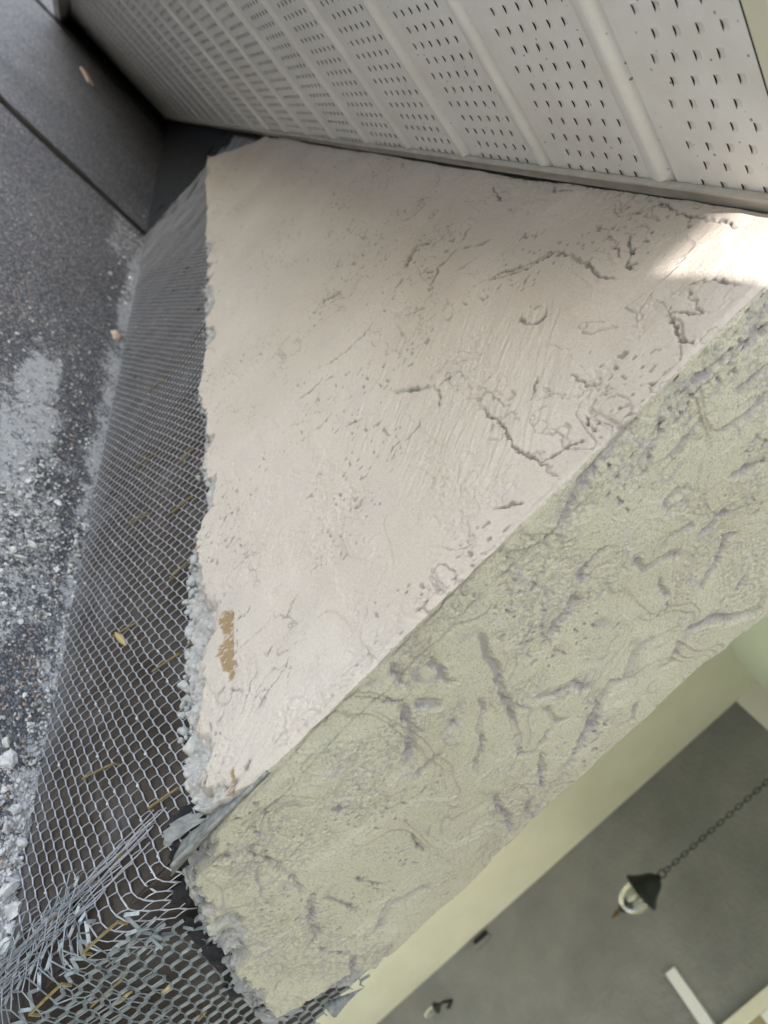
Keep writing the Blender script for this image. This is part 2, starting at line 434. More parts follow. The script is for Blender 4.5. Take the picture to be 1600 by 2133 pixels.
a2(1000, 533, 2.667, 3.2, 1.5, [(1420, 520), (1330, 590), (1240, 660), (1170, 720)], [(1260, 900), (1180, 1000), (1120, 1060), (1080, 1130)],
   [(1600, 770), (1500, 880), (1390, 950), (1340, 980)], [(1180, 1290), (1100, 1320), (1060, 1360), (1030, 1420)], [(1390, 1400), (1310, 1490), (1220, 1570)],
   [(1210, 1490), (1120, 1540), (1060, 1580), (1020, 1640)], [(1450, 1560), (1380, 1570), (1360, 1650), (1300, 1750), (1200, 1900)],
   [(850, 1690), (920, 1760), (1040, 1690), (1100, 1670), (1140, 1680)], [(730, 1620), (640, 1680), (570, 1770), (590, 1820)], [(1480, 1780), (1420, 1870)],
   [(1600, 400), (1540, 440), (1480, 500)], [(1600, 620), (1500, 700), (1420, 760)], [(1600, 1130), (1500, 1180), (1400, 1220)])
a2(1000, 533, 2.667, 2.2, 1.4, [(1010, 880), (1010, 1000), (960, 1060), (930, 1180), (920, 1240)], [(1010, 1790), (1020, 1870), (1060, 1910)])
a2(1000, 533, 2.667, 5.0, 2.0, [(550, 1890), (480, 1990), (430, 2060), (390, 2130)], [(1600, 1860), (1540, 1960), (1400, 2010), (1300, 2010), (1200, 2060), (1140, 2120)])
a2(1000, 1333, 2.667, 5.0, 2.2, [(960, 20), (880, 90), (850, 180), (820, 240), (750, 260), (690, 330), (650, 420), (610, 500), (560, 590), (470, 740)])
a2(1000, 1333, 2.667, 3.0, 1.6, [(20, 10), (60, 130), (100, 180), (120, 300), (170, 400), (200, 520)], [(390, 510), (340, 590), (310, 630), (240, 640), (220, 590)],
   [(340, 640), (350, 760), (340, 850)], [(1130, 10), (1080, 150), (1010, 180)], [(870, 370), (850, 460), (770, 490)], [(90, 860), (110, 940), (160, 1020), (180, 1100)],
   [(270, 920), (290, 1020)], [(440, 60), (400, 130)], [(370, 380), (390, 430), (440, 470), (490, 450)])
a2(1000, 1333, 2.667, 4.0, 1.4, [(310, 340), (430, 310), (510, 270), (590, 280), (660, 270)])
a2(800, 1233, 4, 2.4, 1.7, [(780, 360), (850, 450), (890, 600), (950, 640), (960, 740), (980, 850), (1010, 940), (1060, 1000), (1080, 1100)],
   [(870, 880), (830, 950), (840, 1030), (790, 1150), (830, 1270), (810, 1350), (760, 1420), (780, 1530)],
   [(430, 580), (410, 640), (480, 680), (480, 740), (540, 780), (620, 780)], [(60, 610), (90, 680), (150, 760), (190, 830)], [(20, 940), (140, 950), (190, 930)])
a2(800, 1233, 4, 3.6, 1.9, [(150, 960), (180, 1060), (230, 1140), (230, 1260), (220, 1400), (200, 1470)], [(1480, 510), (1410, 590)],
   [(600, 1100), (540, 1150), (480, 1210)], [(460, 1360), (380, 1460), (260, 1570)], [(280, 980), (400, 960), (490, 980)])
a2(500, 1733, 4, 1.7, 1.5, [(40, 140), (110, 190), (200, 240), (300, 290), (400, 350), (440, 370)], [(700, 560), (800, 590), (900, 640), (1000, 690)],
   [(960, 400), (1030, 430), (1140, 460), (1210, 475)], [(1410, 10), (1470, 120), (1550, 190)], [(660, 980), (730, 1000), (900, 1020)],
   [(430, 380), (480, 460), (520, 540)], [(930, 890), (860, 950)], [(340, 1260), (290, 1320)])
a2(500, 1733, 4, 3.2, 1.8, [(660, 490), (590, 570), (590, 680), (600, 800), (650, 860), (630, 900), (560, 980)], [(940, 1040), (930, 1200), (880, 1300)],
   [(1240, 930), (1240, 1010), (1160, 1130)])
a2(500, 1733, 4, 5.0, 2.0, [(1600, 440), (1480, 480), (1370, 550), (1260, 600), (1180, 720), (1140, 850)])

def carve(u, z, feats, ax, seed):
    """trough depth (m) and mask from the traced ledges, on wall coordinates u (along) and z (up)"""
    dep = np.zeros_like(u); msk = np.zeros_like(u)
    wu = (vnoise(u * 260, z * 260, seed) - 0.5) * 0.0024 + (vnoise(u * 700, z * 700, seed + 1) - 0.5) * 0.0014
    wz = (vnoise(u * 260, z * 260, seed + 2) - 0.5) * 0.0024 + (vnoise(u * 700, z * 700, seed + 3) - 0.5) * 0.0014
    brk = vnoise(u * 120, z * 120, seed + 4)
    uw = u + wu; zw = z + wz
    for pts, w, d in feats:
        P = np.array([px_on(a, b, ax, 0.0) for a, b in pts])[:, [1 - ax, 2]]
        dist = np.hypot(*(P[0] - CC[[1 - ax, 2]]))
        hw = w * (0.00056 if ax == 1 else 0.00062); reach = hw * 2.6
        lo = P.min(0) - reach - 0.003; hi = P.max(0) + reach + 0.003
        sel = np.nonzero((u > lo[0]) & (u < hi[0]) & (z > lo[1]) & (z < hi[1]))[0]
        if not len(sel): continue
        x = uw[sel]; y = zw[sel]; best = np.full(len(sel), 9.0); side = np.zeros(len(sel))
        L = np.concatenate([[0], np.cumsum(np.hypot(*np.diff(P, axis=0).T))]); tt = np.zeros(len(sel))
        for k in range(len(P) - 1):
            a = P[k]; e = P[k + 1] - a; l2 = e @ e + 1e-12
            t = np.clip(((x - a[0]) * e[0] + (y - a[1]) * e[1]) / l2, 0, 1)
            dx = x - a[0] - t * e[0]; dy = y - a[1] - t * e[1]; dd = np.hypot(dx, dy)
            c = dd < best
            best[c] = dd[c]; side[c] = np.sign(dx * e[1] - dy * e[0])[c]; tt[c] = ((L[k] + t * (L[k + 1] - L[k])) / L[-1])[c]
        taper = sstep(0, 0.12, tt) * sstep(0, 0.12, 1 - tt) * 0.75 + 0.25
        taper = taper * (0.62 + 0.45 * sstep(0.25, 0.6, brk[sel]))
        # one steep bank, one gentler bank
        prof = np.where(side > 0, 1 - sstep(hw * 0.55, hw * 1.25, best), 1 - sstep(hw * 0.4, hw * 2.6, best))
        v = prof * taper
        dep[sel] = np.maximum(dep[sel], v * d * (0.00095 if ax == 1 else 0.00125)); msk[sel] = np.maximum(msk[sel], v)
    return dep, msk

def stucco_height(u, z, seed, rough_t):
    """inward depth of the skip-trowelled coat"""
    h = (fbm(u * 7, z * 7, seed, 3) - 0.5) * 0.006
    h += (fbm(u * 34, z * 34, seed + 5, 3) - 0.5) * 0.0026
    n = fbm(u * 22 + 1.3 * vnoise(u * 40, z * 40, seed + 8), z * 22, seed + 9, 5, 0.55)
    band = np.abs(n - 0.5)
    line = (1 - sstep(0.0, 0.012, band)) * (1.0 if rough_t > 0.52 else 0.0) * sstep(0.44, 0.58, vnoise(u * 16, z * 16, seed + 12))   # broken ledge lines
    h += line * (0.0009 if rough_t > 0.52 else 0.0006)
    h += sstep(0.49, 0.515, n) * (0.0005 if rough_t > 0.52 else 0.00025)
    if rough_t < 0.52:      # broad trowelled flats that end in long flowing ledges
        n2 = fbm(u * 13 + 0.9 * vnoise(u * 30, z * 30, seed + 50), z * 17 + 0.9 * vnoise(u * 30, z * 30, seed + 51), seed + 52, 3, 0.45)
        h += sstep(0.46, 0.50, n2) * 0.0010 + sstep(0.58, 0.615, n2) * 0.0009
        keep_ = 0.25 + 0.75 * sstep(0.42, 0.6, vnoise(u * 60, z * 60, seed + 58))
        h += sstep(0.36, 0.395, n2) * 0.0008
        line = np.maximum.reduce([1 - sstep(0.0, 0.015, np.abs(n2 - q)) for q in (0.372, 0.470, 0.590)]) * keep_
    ca, sa_ = (0.80, 0.60) if rough_t < 0.52 else (0.60, 0.80)
    h += (fbm((u * ca - z * sa_) * 55, (u * sa_ + z * ca) * 420, seed + 55, 3, 0.6) - 0.5) * (0.0010 if rough_t < 0.52 else 0.0016) * sstep(0.40, 0.62, fbm(u * 9, z * 9, seed + 56, 2))   # trowel drags
    rm = sstep(rough_t, rough_t + 0.09, fbm(u * 17, z * 17, seed + 20, 4, 0.55))                 # patches the trowel skipped
    rr = fbm(u * 480, z * 480, seed + 21, 3, 0.6)
    h += rm * (0.0002 + sstep(0.42, 0.72, rr) * (0.0008 if rough_t > 0.52 else 0.0006))
    pit = sstep(0.83, 0.90, vnoise(u * 330, z * 330, seed + 25)) * sstep(0.52, 0.66, fbm(u * 20, z * 20, seed + 26, 3))
    h += pit * 0.0012
    return h, line, rm, pit

def wall_mesh(name, axis, us, cutf, topf, nz, feats, seed, rough_t, mat, zpow=1.0):
    U = np.asarray(us); nu = len(U)
    rag = (fbm(U * 60, U * 0 + 3.3, seed + 40, 4, 0.6) - 0.5) * 0.012 + (vnoise(U * 420, U * 0 + 1.1, seed + 41) - 0.5) * 0.004
    edge_fade = sstep(0, 0.012, np.abs(U))
    bot = cutf(U) + rag * edge_fade
    gap_ = (0.0044 + 0.0026 * fbm(U * 30, U * 0 + 8.8, seed + 43, 4, 0.6)) * (topf(U) > TOP - 0.001) if axis == 1 else 0.0
    top = np.maximum(topf(U) - gap_, bot + 0.002)
    t = np.linspace(0, 1, nz) ** zpow
    Zg = bot[:, None] + (top - bot)[:, None] * t[None]
    Ug = np.repeat(U[:, None], nz, 1)
    sh = Zg.shape
    u = Ug.ravel(); z = Zg.ravel()
    h, line, rm, pit = stucco_height(u, z, seed, rough_t)
    dep, msk = carve(u, z, feats, axis, seed + 60)
    # the last centimetres above the broken edge are frayed and lumpy
    above = (Zg - bot[:, None]).ravel()
    ew = 0.003 + 0.020 * sstep(0.42, 0.75, fbm(u * 22, z * 5, seed + 70, 3)) + (0.022 * np.exp(-((u + 0.13) / 0.09) ** 2) if axis == 1 else 0.004)
    raw = 1 - sstep(ew * 0.55, ew, above)
    if axis == 0: raw = raw * sstep(0.3, 0.5, fbm(u * 40, z * 9, seed + 75, 2))
    raw = raw * sstep(0.004, 0.02, np.abs(u))
    lump = fbm(u * 120, z * 120, seed + 71, 4, 0.6)
    h = h + dep + raw * (0.0035 + 0.011 * sstep(0.35, 0.75, lump) * 0.55)
    d = np.abs(u)
    fade = sstep(0.0, 0.006, d); h = h * (0.15 + 0.85 * fade)
    bare = np.zeros_like(u)
    if axis == 1:   # peeled patches near the broken edge that show the brown fibre coat
        for poly, sharp in PEEL:
            m = in_poly(u, z, poly); fr = fbm(u * 420, z * 150 + u * 200, seed + 80, 5, 0.7)
            mm = m * sstep(0.36, 0.43, fr); bare = np.maximum(bare, mm); h = h + mm * 0.0012
    inset = np.where(d < 0.0045, (1 - d / 0.0045), 0)
    jit = (fbm(z * 90, z * 0 + 7.7, 500, 3) - 0.5) * 0.0018 * (1 - sstep(0, 0.012, d))
    jit2 = (fbm(z * 90, z * 0 + 27.7, 501, 3) - 0.5) * 0.0018 * (1 - sstep(0, 0.012, d))
    if axis == 1:
        X = u - 0.0008 * inset - jit2; Y = h + 0.0008 * inset ** 2 + jit
    else:
        X = -(h + 0.0008 * inset ** 2) - jit2; Y = u + 0.0008 * inset + jit
    V = np.stack([X, Y, z], 1).reshape(sh[0], sh[1], 3)
    # broken bottom rim going back to the paper
    rims = []
    for dd, dz in ((0.004, -0.0012), (0.009, -0.0005), (0.0175, 0.004)):
        r = V[:, 0].copy()
        nz_ = (vnoise(U * 300, U * 0 + dd * 900, seed + 90) - 0.5)
        if axis == 1: r[:, 1] = np.maximum(r[:, 1], 0) + dd
        else: r[:, 0] = np.minimum(r[:, 0], 0) - dd
        r[:, 2] += dz + nz_ * 0.004
        rims.append(r)
    V = np.concatenate([np.stack(rims[::-1], 1), V], 1)
    k = len(rims)
    def padded(a, val):
        a = a.reshape(sh); return np.concatenate([np.full((nu, k), val), a], 1)
    grime_shade = np.clip((line * 0.45 + pit * 0.6 + msk * 0.85) if axis == 1 else (pit * 0.8 + line * 0.52 + msk * 0.60 + rm * 0.40 * sstep(0.45, 0.7, vnoise(u * 520, z * 520, 91))), 0, 1)  # crack dirt and painted groove shade together
    f = grid_faces(nu, nz + k)
    if axis == 0: pass
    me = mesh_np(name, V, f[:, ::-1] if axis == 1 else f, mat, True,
                 dict(grime_shade=padded(grime_shade, 0.0), bare=padded(bare, 0.0), raw=padded(raw * 0.8, 1.0)))
    return me

def in_poly(u, z, poly):
    P = np.array(poly); c = np.zeros(u.shape, bool)
    w = (vnoise(u * 300, z * 300, 77) - 0.5) * 0.003
    x = u + w; y = z
    j = len(P) - 1
    for i in range(len(P)):
        xi, yi = P[i]; xj, yj = P[j]
        cond = ((yi > y) != (yj > y)) & (x < (xj - xi) * (y - yi) / (yj - yi + 1e-12) + xi)
        c ^= cond; j = i
    return c.astype(float)

def peel(pts): return [tuple(px_on(a, b, 1, 0.0)[[0, 2]]) for a, b in pts]
PEEL = [(peel(Z(350, 1150, 4.571, [(640, 545), (648, 800), (640, 1165), (600, 1260), (590, 1150), (545, 1145), (520, 1040), (480, 1010), (520, 900), (550, 850), (530, 750), (490, 700), (480, 610), (540, 560), (600, 580)])), 1),
        (peel(Z(350, 1550, 5.333, [(770, 260), (775, 420), (760, 560), (640, 600), (650, 520), (560, 540), (600, 480), (700, 470), (740, 420), (720, 340)])), 1)]

WALL = thing("stucco_wall", "cracked beige stucco corner of the house with its lower edge broken off above the roof", "wall", (0, 0, -0.37))

def graded(total, s0, k):
    out = [0.0]
    while out[-1] < total: out.append(out[-1] + s0 + k * out[-1])
    return np.array(out)
ux = -graded(1.52, 0.00055, 0.0021)[::-1]
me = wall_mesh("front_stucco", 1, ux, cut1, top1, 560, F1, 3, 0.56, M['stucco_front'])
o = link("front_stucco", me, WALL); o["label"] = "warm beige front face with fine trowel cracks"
uy = np.arange(0, D2, 0.00062)
edge_w = (fbm(np.linspace(-0.4, 0.4, 300) * 60, np.zeros(300), 909, 3) - 0.5) * 0.010
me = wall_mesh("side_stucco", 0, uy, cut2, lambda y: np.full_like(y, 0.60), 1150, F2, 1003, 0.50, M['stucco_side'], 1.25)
# the far edge of the side face wanders a little, as trowelled by hand
co = np.empty(len(me.vertices) * 3, np.float32); me.vertices.foreach_get("co", co); co = co.reshape(-1, 3)
wob = (fbm(co[:, 2] * 45, co[:, 2] * 0 + 5.5, 611, 4, 0.6) - 0.5) * 0.008
co[:, 1] += wob * sstep(0.16, D2, co[:, 1])
rnd = sstep(D2 - 0.006, D2, co[:, 1]); co[:, 0] -= rnd ** 2 * 0.006
me.vertices.foreach_set("co", co.ravel()); me.update()
o = link("side_stucco", me, WALL); o["label"] = "side face, green bounce light in its colour, with deep worm-like trowel marks"
# the wall's body behind the coats
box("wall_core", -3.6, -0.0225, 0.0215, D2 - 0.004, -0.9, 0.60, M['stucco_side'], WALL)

# ---- brown paper behind the lath
def paper(name, axis, us, zlo, zhi, nz, off, seed, dustf):
    U = np.asarray(us); nu = len(U)
    lo = zlo(U); hi = zhi(U); t = np.linspace(0, 1, nz)
    Zg = lo[:, None] + (hi - lo)[:, None] * t; Ug = np.repeat(U[:, None], nz, 1); u = Ug.ravel(); z = Zg.ravel()
    w = (fbm(u * 9, z * 16, seed, 4) - 0.5) * 0.006
    cr = 1 - np.abs(2 * fbm(u * 14 + z * 10, z * 14 - u * 6, seed + 4, 3) - 1)
    w += np.maximum(cr - 0.86, 0) * 0.035
    w = np.clip(w, -0.0034, 0.0011)
    dust = dustf(u, z)
    V = np.stack([u, off - w, z], 1) if axis == 1 else np.stack([-off + w, u, z], 1)
    f = grid_faces(nu, nz)
    return link(name, mesh_np(name, V, f[:, ::-1] if axis == 1 else f, M['paper'], True, dict(dust=dust)), WALL)

pu = -graded(3.4, 0.0022, 0.006)[::-1]
pu = pu - 0.0165
paper("building_paper", 1, pu, lambda u: roof_z(u) - 0.05, lambda u: np.minimum(np.where(u < -1.1, 0.29, cut1(u) + 0.05), 0.29), 90, 0.0155, 61,
      lambda u, z: np.clip(0.50 * (1 - sstep(0.0, 0.035, z - roof_z(u))) * sstep(-1.5, -1.2, u) + 0.22 * sstep(0.5, 0.75, fbm(u * 12, z * 12, 63, 4)) * sstep(-1.0, -0.5, u), 0, 1) * 0.3)
fu = -np.linspace(1.46, 3.3, 60)[::-1]; fz = np.linspace(0, 1, 24)
lo_ = roof_z(fu) - 0.02; G = np.stack([np.repeat(fu[:, None], 24, 1) + (fbm(fz * 9, fz * 0, 67, 4) - 0.5)[None] * 0.16 * (fu[:, None] > -1.6), 0.0128 + 0.0022 * (fbm(fu[:, None] * 14 + fz * 0, fu[:, None] * 0 + fz * 5, 66, 3) - 0.5), lo_[:, None] + (0.279 - lo_[:, None]) * fz], 2)
o = link("black_felt", mesh_np("black_felt", G.reshape(-1, 3), grid_faces(60, 24)[:, ::-1], M['felt'], True), WALL); o["label"] = "black felt over the paper at the far end under the eave"
paper("building_paper", 0, np.linspace(0.0165, 0.26, 110), lambda u: np.full_like(u, -0.60), lambda u: cut2(u) + 0.03, 150, 0.0165, 71,
      lambda u, z: 0.10 * sstep(0.55, 0.8, fbm(u * 14, z * 14, 73, 4)))
# paper fold round the corner
pz = np.linspace(-0.60, -0.12, 120); th_ = np.linspace(0, math.pi / 2, 5)
V = np.array([[-0.0165 + 0.001 * math.sin(a) - 0.0, 0.0155 + 0.001 * (1 - math.cos(a)), z] for z in pz for a in th_])
link("paper_fold", mesh_np("paper_fold", V, grid_faces(120, 5), M['paper'], True, dict(dust=np.zeros(len(V)))), WALL)

# ---- wire lath
def wrap(u, z, out):
    """u < 0 runs along the front face, u > 0 round the corner along the side face; out = distance off the paper"""
    u = np.asarray(u, float); out = np.asarray(out, float)
    r = 0.006 + out; q = math.pi / 2 * 0.006
    cx, cy = -0.0165 - 0.006, 0.0155 + 0.006
    uu = u + q / 2
    th = np.clip(uu / 0.006, 0, math.pi / 2)
    x = cx + r * np.sin(th) + np.minimum(uu, 0)
    y = cy - r * np.cos(th) + np.maximum(uu - q, 0)
    return np.stack([x, y, z], -1)

def net_points(v1, v2, tw, org, region, seed, jit):
    n = 260
    I, J = np.meshgrid(np.arange(-n, n), np.arange(-n, n), indexing='ij')
    L = org + I[..., None] * v1 + J[..., None] * v2
    L = L.reshape(-1, 2)
    k = region(L[:, 0], L[:, 1])
    return L[k]

def warp2(P, seed, amp):
    u, z = P[:, 0], P[:, 1]
    d = np.stack([(fbm(u * 18, z * 18, seed, 3) - 0.5), (fbm(u * 18, z * 18, seed + 9, 3) - 0.5)], 1) * amp
    d += np.stack([(vnoise(u * 150, z * 150, seed + 3) - 0.5), (vnoise(u * 150, z * 150, seed + 4) - 0.5)], 1) * amp * 0.16
    return P + d

# hexagonal netting over the paper on the front face (wires in metres on the wall: along, up)
v1 = np.array([0.01120, 0.00375]); v2 = np.array([0.00405, -0.00740]); tw = np.array([0.0028, 0.00055])
def reg1(u, z):
    base = -0.371 - 0.2252 * np.minimum(u, 0)
    wavy = 0.004 * np.sin(u * 9.0)
    top = np.where(u < -1.10, 0.275, np.where(u <= 0, cut1(np.clip(u, -1.6, 0)) + 0.010, -0.170 - 0.55 * u))
    ubr = 0.050 + 0.018 * np.sin(z * 60)
    corner_low = np.where(u > -0.012, -0.300 + 0.9 * u, -9)
    return (u > -1.50) & (u < ubr) & (z > base + wavy + 0.001) & (z < top) & (z > corner_low)
L = net_points(v1, v2, tw, np.array([0.0, -0.2]), reg1, 81, 0)
def out1(P):
    return 0.0020 + 0.0016 * fbm(P[:, 0] * 30, P[:, 1] * 30, 90, 2) + 0.0010 * sstep(0.6, 0.8, fbm(P[:, 0] * 10, P[:, 1] * 10, 91, 2))
def net_wire(L, v1, v2, tw, seed, amp, wr, rw, rt, outf, missing):
    segs0 = []; segs1 = []; rad = []
    def add(A, B, r, bow=None, nseg=2):
        prev = A
        for k in range(1, nseg + 1):
            t = k / nseg; c = A + (B - A) * t
            if bow is not None: c = c + bow * math.sin(math.pi * t)
            segs0.append(prev); segs1.append(c); rad.append(np.full(len(A), r)); prev = c
    keep = rng.random((len(L), 3)) > missing
    add(L - tw, L + tw, rt, None, 1)
    k = keep[:, 0]; add((L + tw)[k], (L + v1 - tw)[k], rw)
    k = keep[:, 1]; b = np.array([v2[1], -v2[0]]) * 0.05
    add((L + tw)[k], (L + v2 - tw)[k], rw, b, 2)
    A = np.concatenate(segs0); B = np.concatenate(segs1); r = np.concatenate(rad)
    A = warp2(A, seed, amp); B = warp2(B, seed, amp)
    A3 = wr(A[:, 0], A[:, 1], outf(A)); B3 = wr(B[:, 0], B[:, 1], outf(B))
    d = (B3 - A3); B3 = B3 + d * 0.03; A3 = A3 - d * 0.03
    return A3, B3, r
A3, B3, r = net_wire(L, v1, v2, tw, 85, 0.0026, wrap, 0.00043, 0.00072, out1, 0.004)
v, f = tubes(A3, B3, r, sides=4)
o = link("wire_netting", mesh_np("wire_netting", v, f, M['wire'], True), WALL)
o["label"] = "hexagonal galvanised wire netting over brown paper"; o["kind"] = "stuff"
# dabs of plaster left on the twists
k = rng.random(len(L)) < 0.16
P = warp2(L[k], 85, 0.0026); C = wrap(P[:, 0], P[:, 1], out1(P) + 0.0004)
def blobs(C, R, seed, sub=1, squash=0.6):
    """many small lumpy stones in one mesh"""
    g = (1 + 5 ** 0.5) / 2
    iv = np.array([[-1, g, 0], [1, g, 0], [-1, -g, 0], [1, -g, 0], [0, -1, g], [0, 1, g], [0, -1, -g], [0, 1, -g], [g, 0, -1], [g, 0, 1], [-g, 0, -1], [-g, 0, 1]], float)
    iv /= np.linalg.norm(iv[0])
    fc = np.array([[0, 11, 5], [0, 5, 1], [0, 1, 7], [0, 7, 10], [0, 10, 11], [1, 5, 9], [5, 11, 4], [11, 10, 2], [10, 7, 6], [7, 1, 8],
                   [3, 9, 4], [3, 4, 2], [3, 2, 6], [3, 6, 8], [3, 8, 9], [4, 9, 5], [2, 4, 11], [6, 2, 10], [8, 6, 7], [9, 8, 1]])
    for _ in range(sub - 1):
        mid = {}; nv = list(iv); nf = []
        def md(a, b):
            key = (min(a, b), max(a, b))
            if key not in mid:
                p = (nv[a] + nv[b]); p = p / np.linalg.norm(p); mid[key] = len(nv); nv.append(p)
            return mid[key]
        for a, b, c in fc:
            x, y, z = md(a, b), md(b, c), md(c, a); nf += [[a, x, z], [b, y, x], [c, z, y], [x, y, z]]
        iv = np.array(nv); fc = np.array(nf)
    rg = np.random.default_rng(seed); n = len(C); m = len(iv)
    rad = R[:, None] * (1 + (rg.random((n, m)) - 0.5) * 0.62)
    ax = rg.random((n, 1, 3)) * 0.7 + 0.55
    q = rg.normal(size=(n, 4)); q /= np.linalg.norm(q, axis=1, keepdims=True)
    w_, x_, y_, z_ = q.T
    Rm = np.stack([np.stack([1 - 2 * (y_ * y_ + z_ * z_), 2 * (x_ * y_ - z_ * w_), 2 * (x_ * z_ + y_ * w_)], 1),
                   np.stack([2 * (x_ * y_ + z_ * w_), 1 - 2 * (x_ * x_ + z_ * z_), 2 * (y_ * z_ - x_ * w_)], 1),
                   np.stack([2 * (x_ * z_ - y_ * w_), 2 * (y_ * z_ + x_ * w_), 1 - 2 * (x_ * x_ + y_ * y_)], 1)], 1)
    pts = iv[None] * rad[..., None] * ax
    pts = np.einsum('nij,nmj->nmi', Rm, pts) + C[:, None]
    f = (np.arange(n) * m)[:, None, None] + fc[None]
    return pts.reshape(-1, 3), f.reshape(-1, 3)
v, f = blobs(C, 0.0006 + 0.0007 * rng.random(len(C)), 4)
o = link("plaster_dabs", mesh_np("plaster_dabs", v, f, M['crumb'], True), WALL); o["kind"] = "stuff"

# expanded metal lath on the side face, its cut top standing off, one flap lapped round the corner onto the front
ea = np.array([0.0112, -0.0056]); eb = np.array([0.0019, -0.0110]); bond = np.array([0.0019, -0.0020])
def ribbons(A3, B3, nrm, w, t, tilt):
    d = B3 - A3; L_ = np.linalg.norm(d, axis=1, keepdims=True); d = d / L_
    A3 = A3 - d * t * 0.6; B3 = B3 + d * t * 0.6
    q = np.cross(nrm, d); q /= np.linalg.norm(q, axis=1, keepdims=True); nn = np.cross(d, q)
    tl = np.broadcast_to(np.asarray(tilt, float), (len(A3),))[:, None]
    wv = (q * np.cos(tl) + nn * np.sin(tl)) * w * 0.5; tv = (-q * np.sin(tl) + nn * np.cos(tl)) * t * 0.5
    vs = np.stack([A3 - wv - tv, A3 + wv - tv, A3 + wv + tv, A3 - wv + tv, B3 - wv - tv, B3 + wv - tv, B3 + wv + tv, B3 - wv + tv], 1)
    _, f0 = box_arr(0, 1, 0, 1, 0, 1)
    f = (np.arange(len(A3)) * 8)[:, None, None] + f0[None]
    return vs.reshape(-1, 3), f.reshape(-1, 4)
def reg2(u, z):
    top = np.where(u < 0.0, -0.262 + 0.4 * u, np.minimum(-0.232 - 0.10 * u - 0.012 * np.sin(u * 70), np.where(u > 0.03, cut2(np.clip(u, 0, 0.24)) + 0.006, 9)))
    return (u > -0.040) & (u < 0.235) & (z < top) & (z > -0.60)
L2 = net_points(ea, eb, bond, np.array([0.0739, -0.2769]) + np.array([-0.0019, 0.0020]), reg2, 82, 0)
def out2(P):
    up = sstep(-0.30, -0.235, P[:, 1])
    return 0.0045 + 0.002 * fbm(P[:, 0] * 25, P[:, 1] * 25, 95, 2) + 0.0075 * up * sstep(0.3, 0.7, vnoise(P[:, 0] * 45, P[:, 1] * 20, 96))
A = []; B = []; W_ = []; T_ = []; TL = []
keep = rng.random(len(L2))
for a, b, w, t, tl, k in ((L2 - bond, L2 + bond, 0.0021, 0.0006, -0.5, keep > -1),
                          (L2 - bond, L2 - eb + bond, 0.0021, 0.0005, -0.75, keep > 0.01),
                          (L2 + bond, L2 + ea - bond, 0.0012, 0.0005, 0.55, keep < 0.97)):
    A.append(a[k]); B.append(b[k]); n = int(k.sum()); W_.append(np.full(n, w)); T_.append(np.full(n, t)); TL.append(np.full(n, tl))
A = np.concatenate(A); B = np.concatenate(B); W_ = np.concatenate(W_)[:, None]; T_ = np.concatenate(T_)[:, None]; TL = np.concatenate(TL)
A = warp2(A, 301, 0.007); B = warp2(B, 301, 0.007)
A3 = wrap(A[:, 0], A[:, 1], out2(A)); B3 = wrap(B[:, 0], B[:, 1], out2(B))
mid = (A[:, :1] + B[:, :1]) / 2
nrm = np.where(mid < -0.006, np.array([[0, -1.0, 0]]), np.where(mid > 0.006, np.array([[1.0, 0, 0]]), np.array([[0.707, -0.707, 0]])))
v, f = ribbons(A3, B3, nrm, W_, T_, TL)
o = link("expanded_lath", mesh_np("expanded_lath", v, f, M['ribbon'], False), WALL)
o["label"] = "flat-strand expanded metal lath wrapped round the bottom corner"; o["kind"] = "stuff"
def reg3(u, z):
    return (u > -0.046) & (u < 0.075 + 0.02 * np.sin(z * 90)) & (z < -0.268 - 0.25 * np.abs(u)) & (z > -0.52)
L3 = net_points(ea * 1.02, eb * np.array([0.6, 1.03]), bond, np.array([0.0702, -0.2815]), reg3, 83, 0)
A = []; B = []; TL = []
for a, b, tl in ((L3 - bond, L3 + bond, 0.4), (L3 - bond, L3 - eb * np.array([0.6, 1.03]) + bond, 0.8), (L3 + bond, L3 + ea * 1.02 - bond, -0.5)):
    kq = rng.random(len(a)) > 0.07; A.append(a[kq]); B.append(b[kq]); TL.append(np.full(int(kq.sum()), tl))
A = warp2(np.concatenate(A), 331, 0.015); B = warp2(np.concatenate(B), 331, 0.015); TL = np.concatenate(TL)
o3 = lambda P: 0.0075 + 0.006 * fbm(P[:, 0] * 40, P[:, 1] * 40, 97, 3)
A3 = wrap(A[:, 0], A[:, 1], o3(A)); B3 = wrap(B[:, 0], B[:, 1], o3(B)); mid = (A[:, :1] + B[:, :1]) / 2
nrm = np.where(mid < -0.006, np.array([[0, -1.0, 0]]), np.where(mid > 0.006, np.array([[1.0, 0, 0]]), np.array([[0.707, -0.707, 0]])))
v, f = tubes(A3, B3, 0.00050, sides=4)
o = link("expanded_lath", mesh_np("expanded_lath", v, f, M['ribbon'], True), WALL); o["label"] = "crumpled second lap of lath over the corner"; o["kind"] = "stuff"
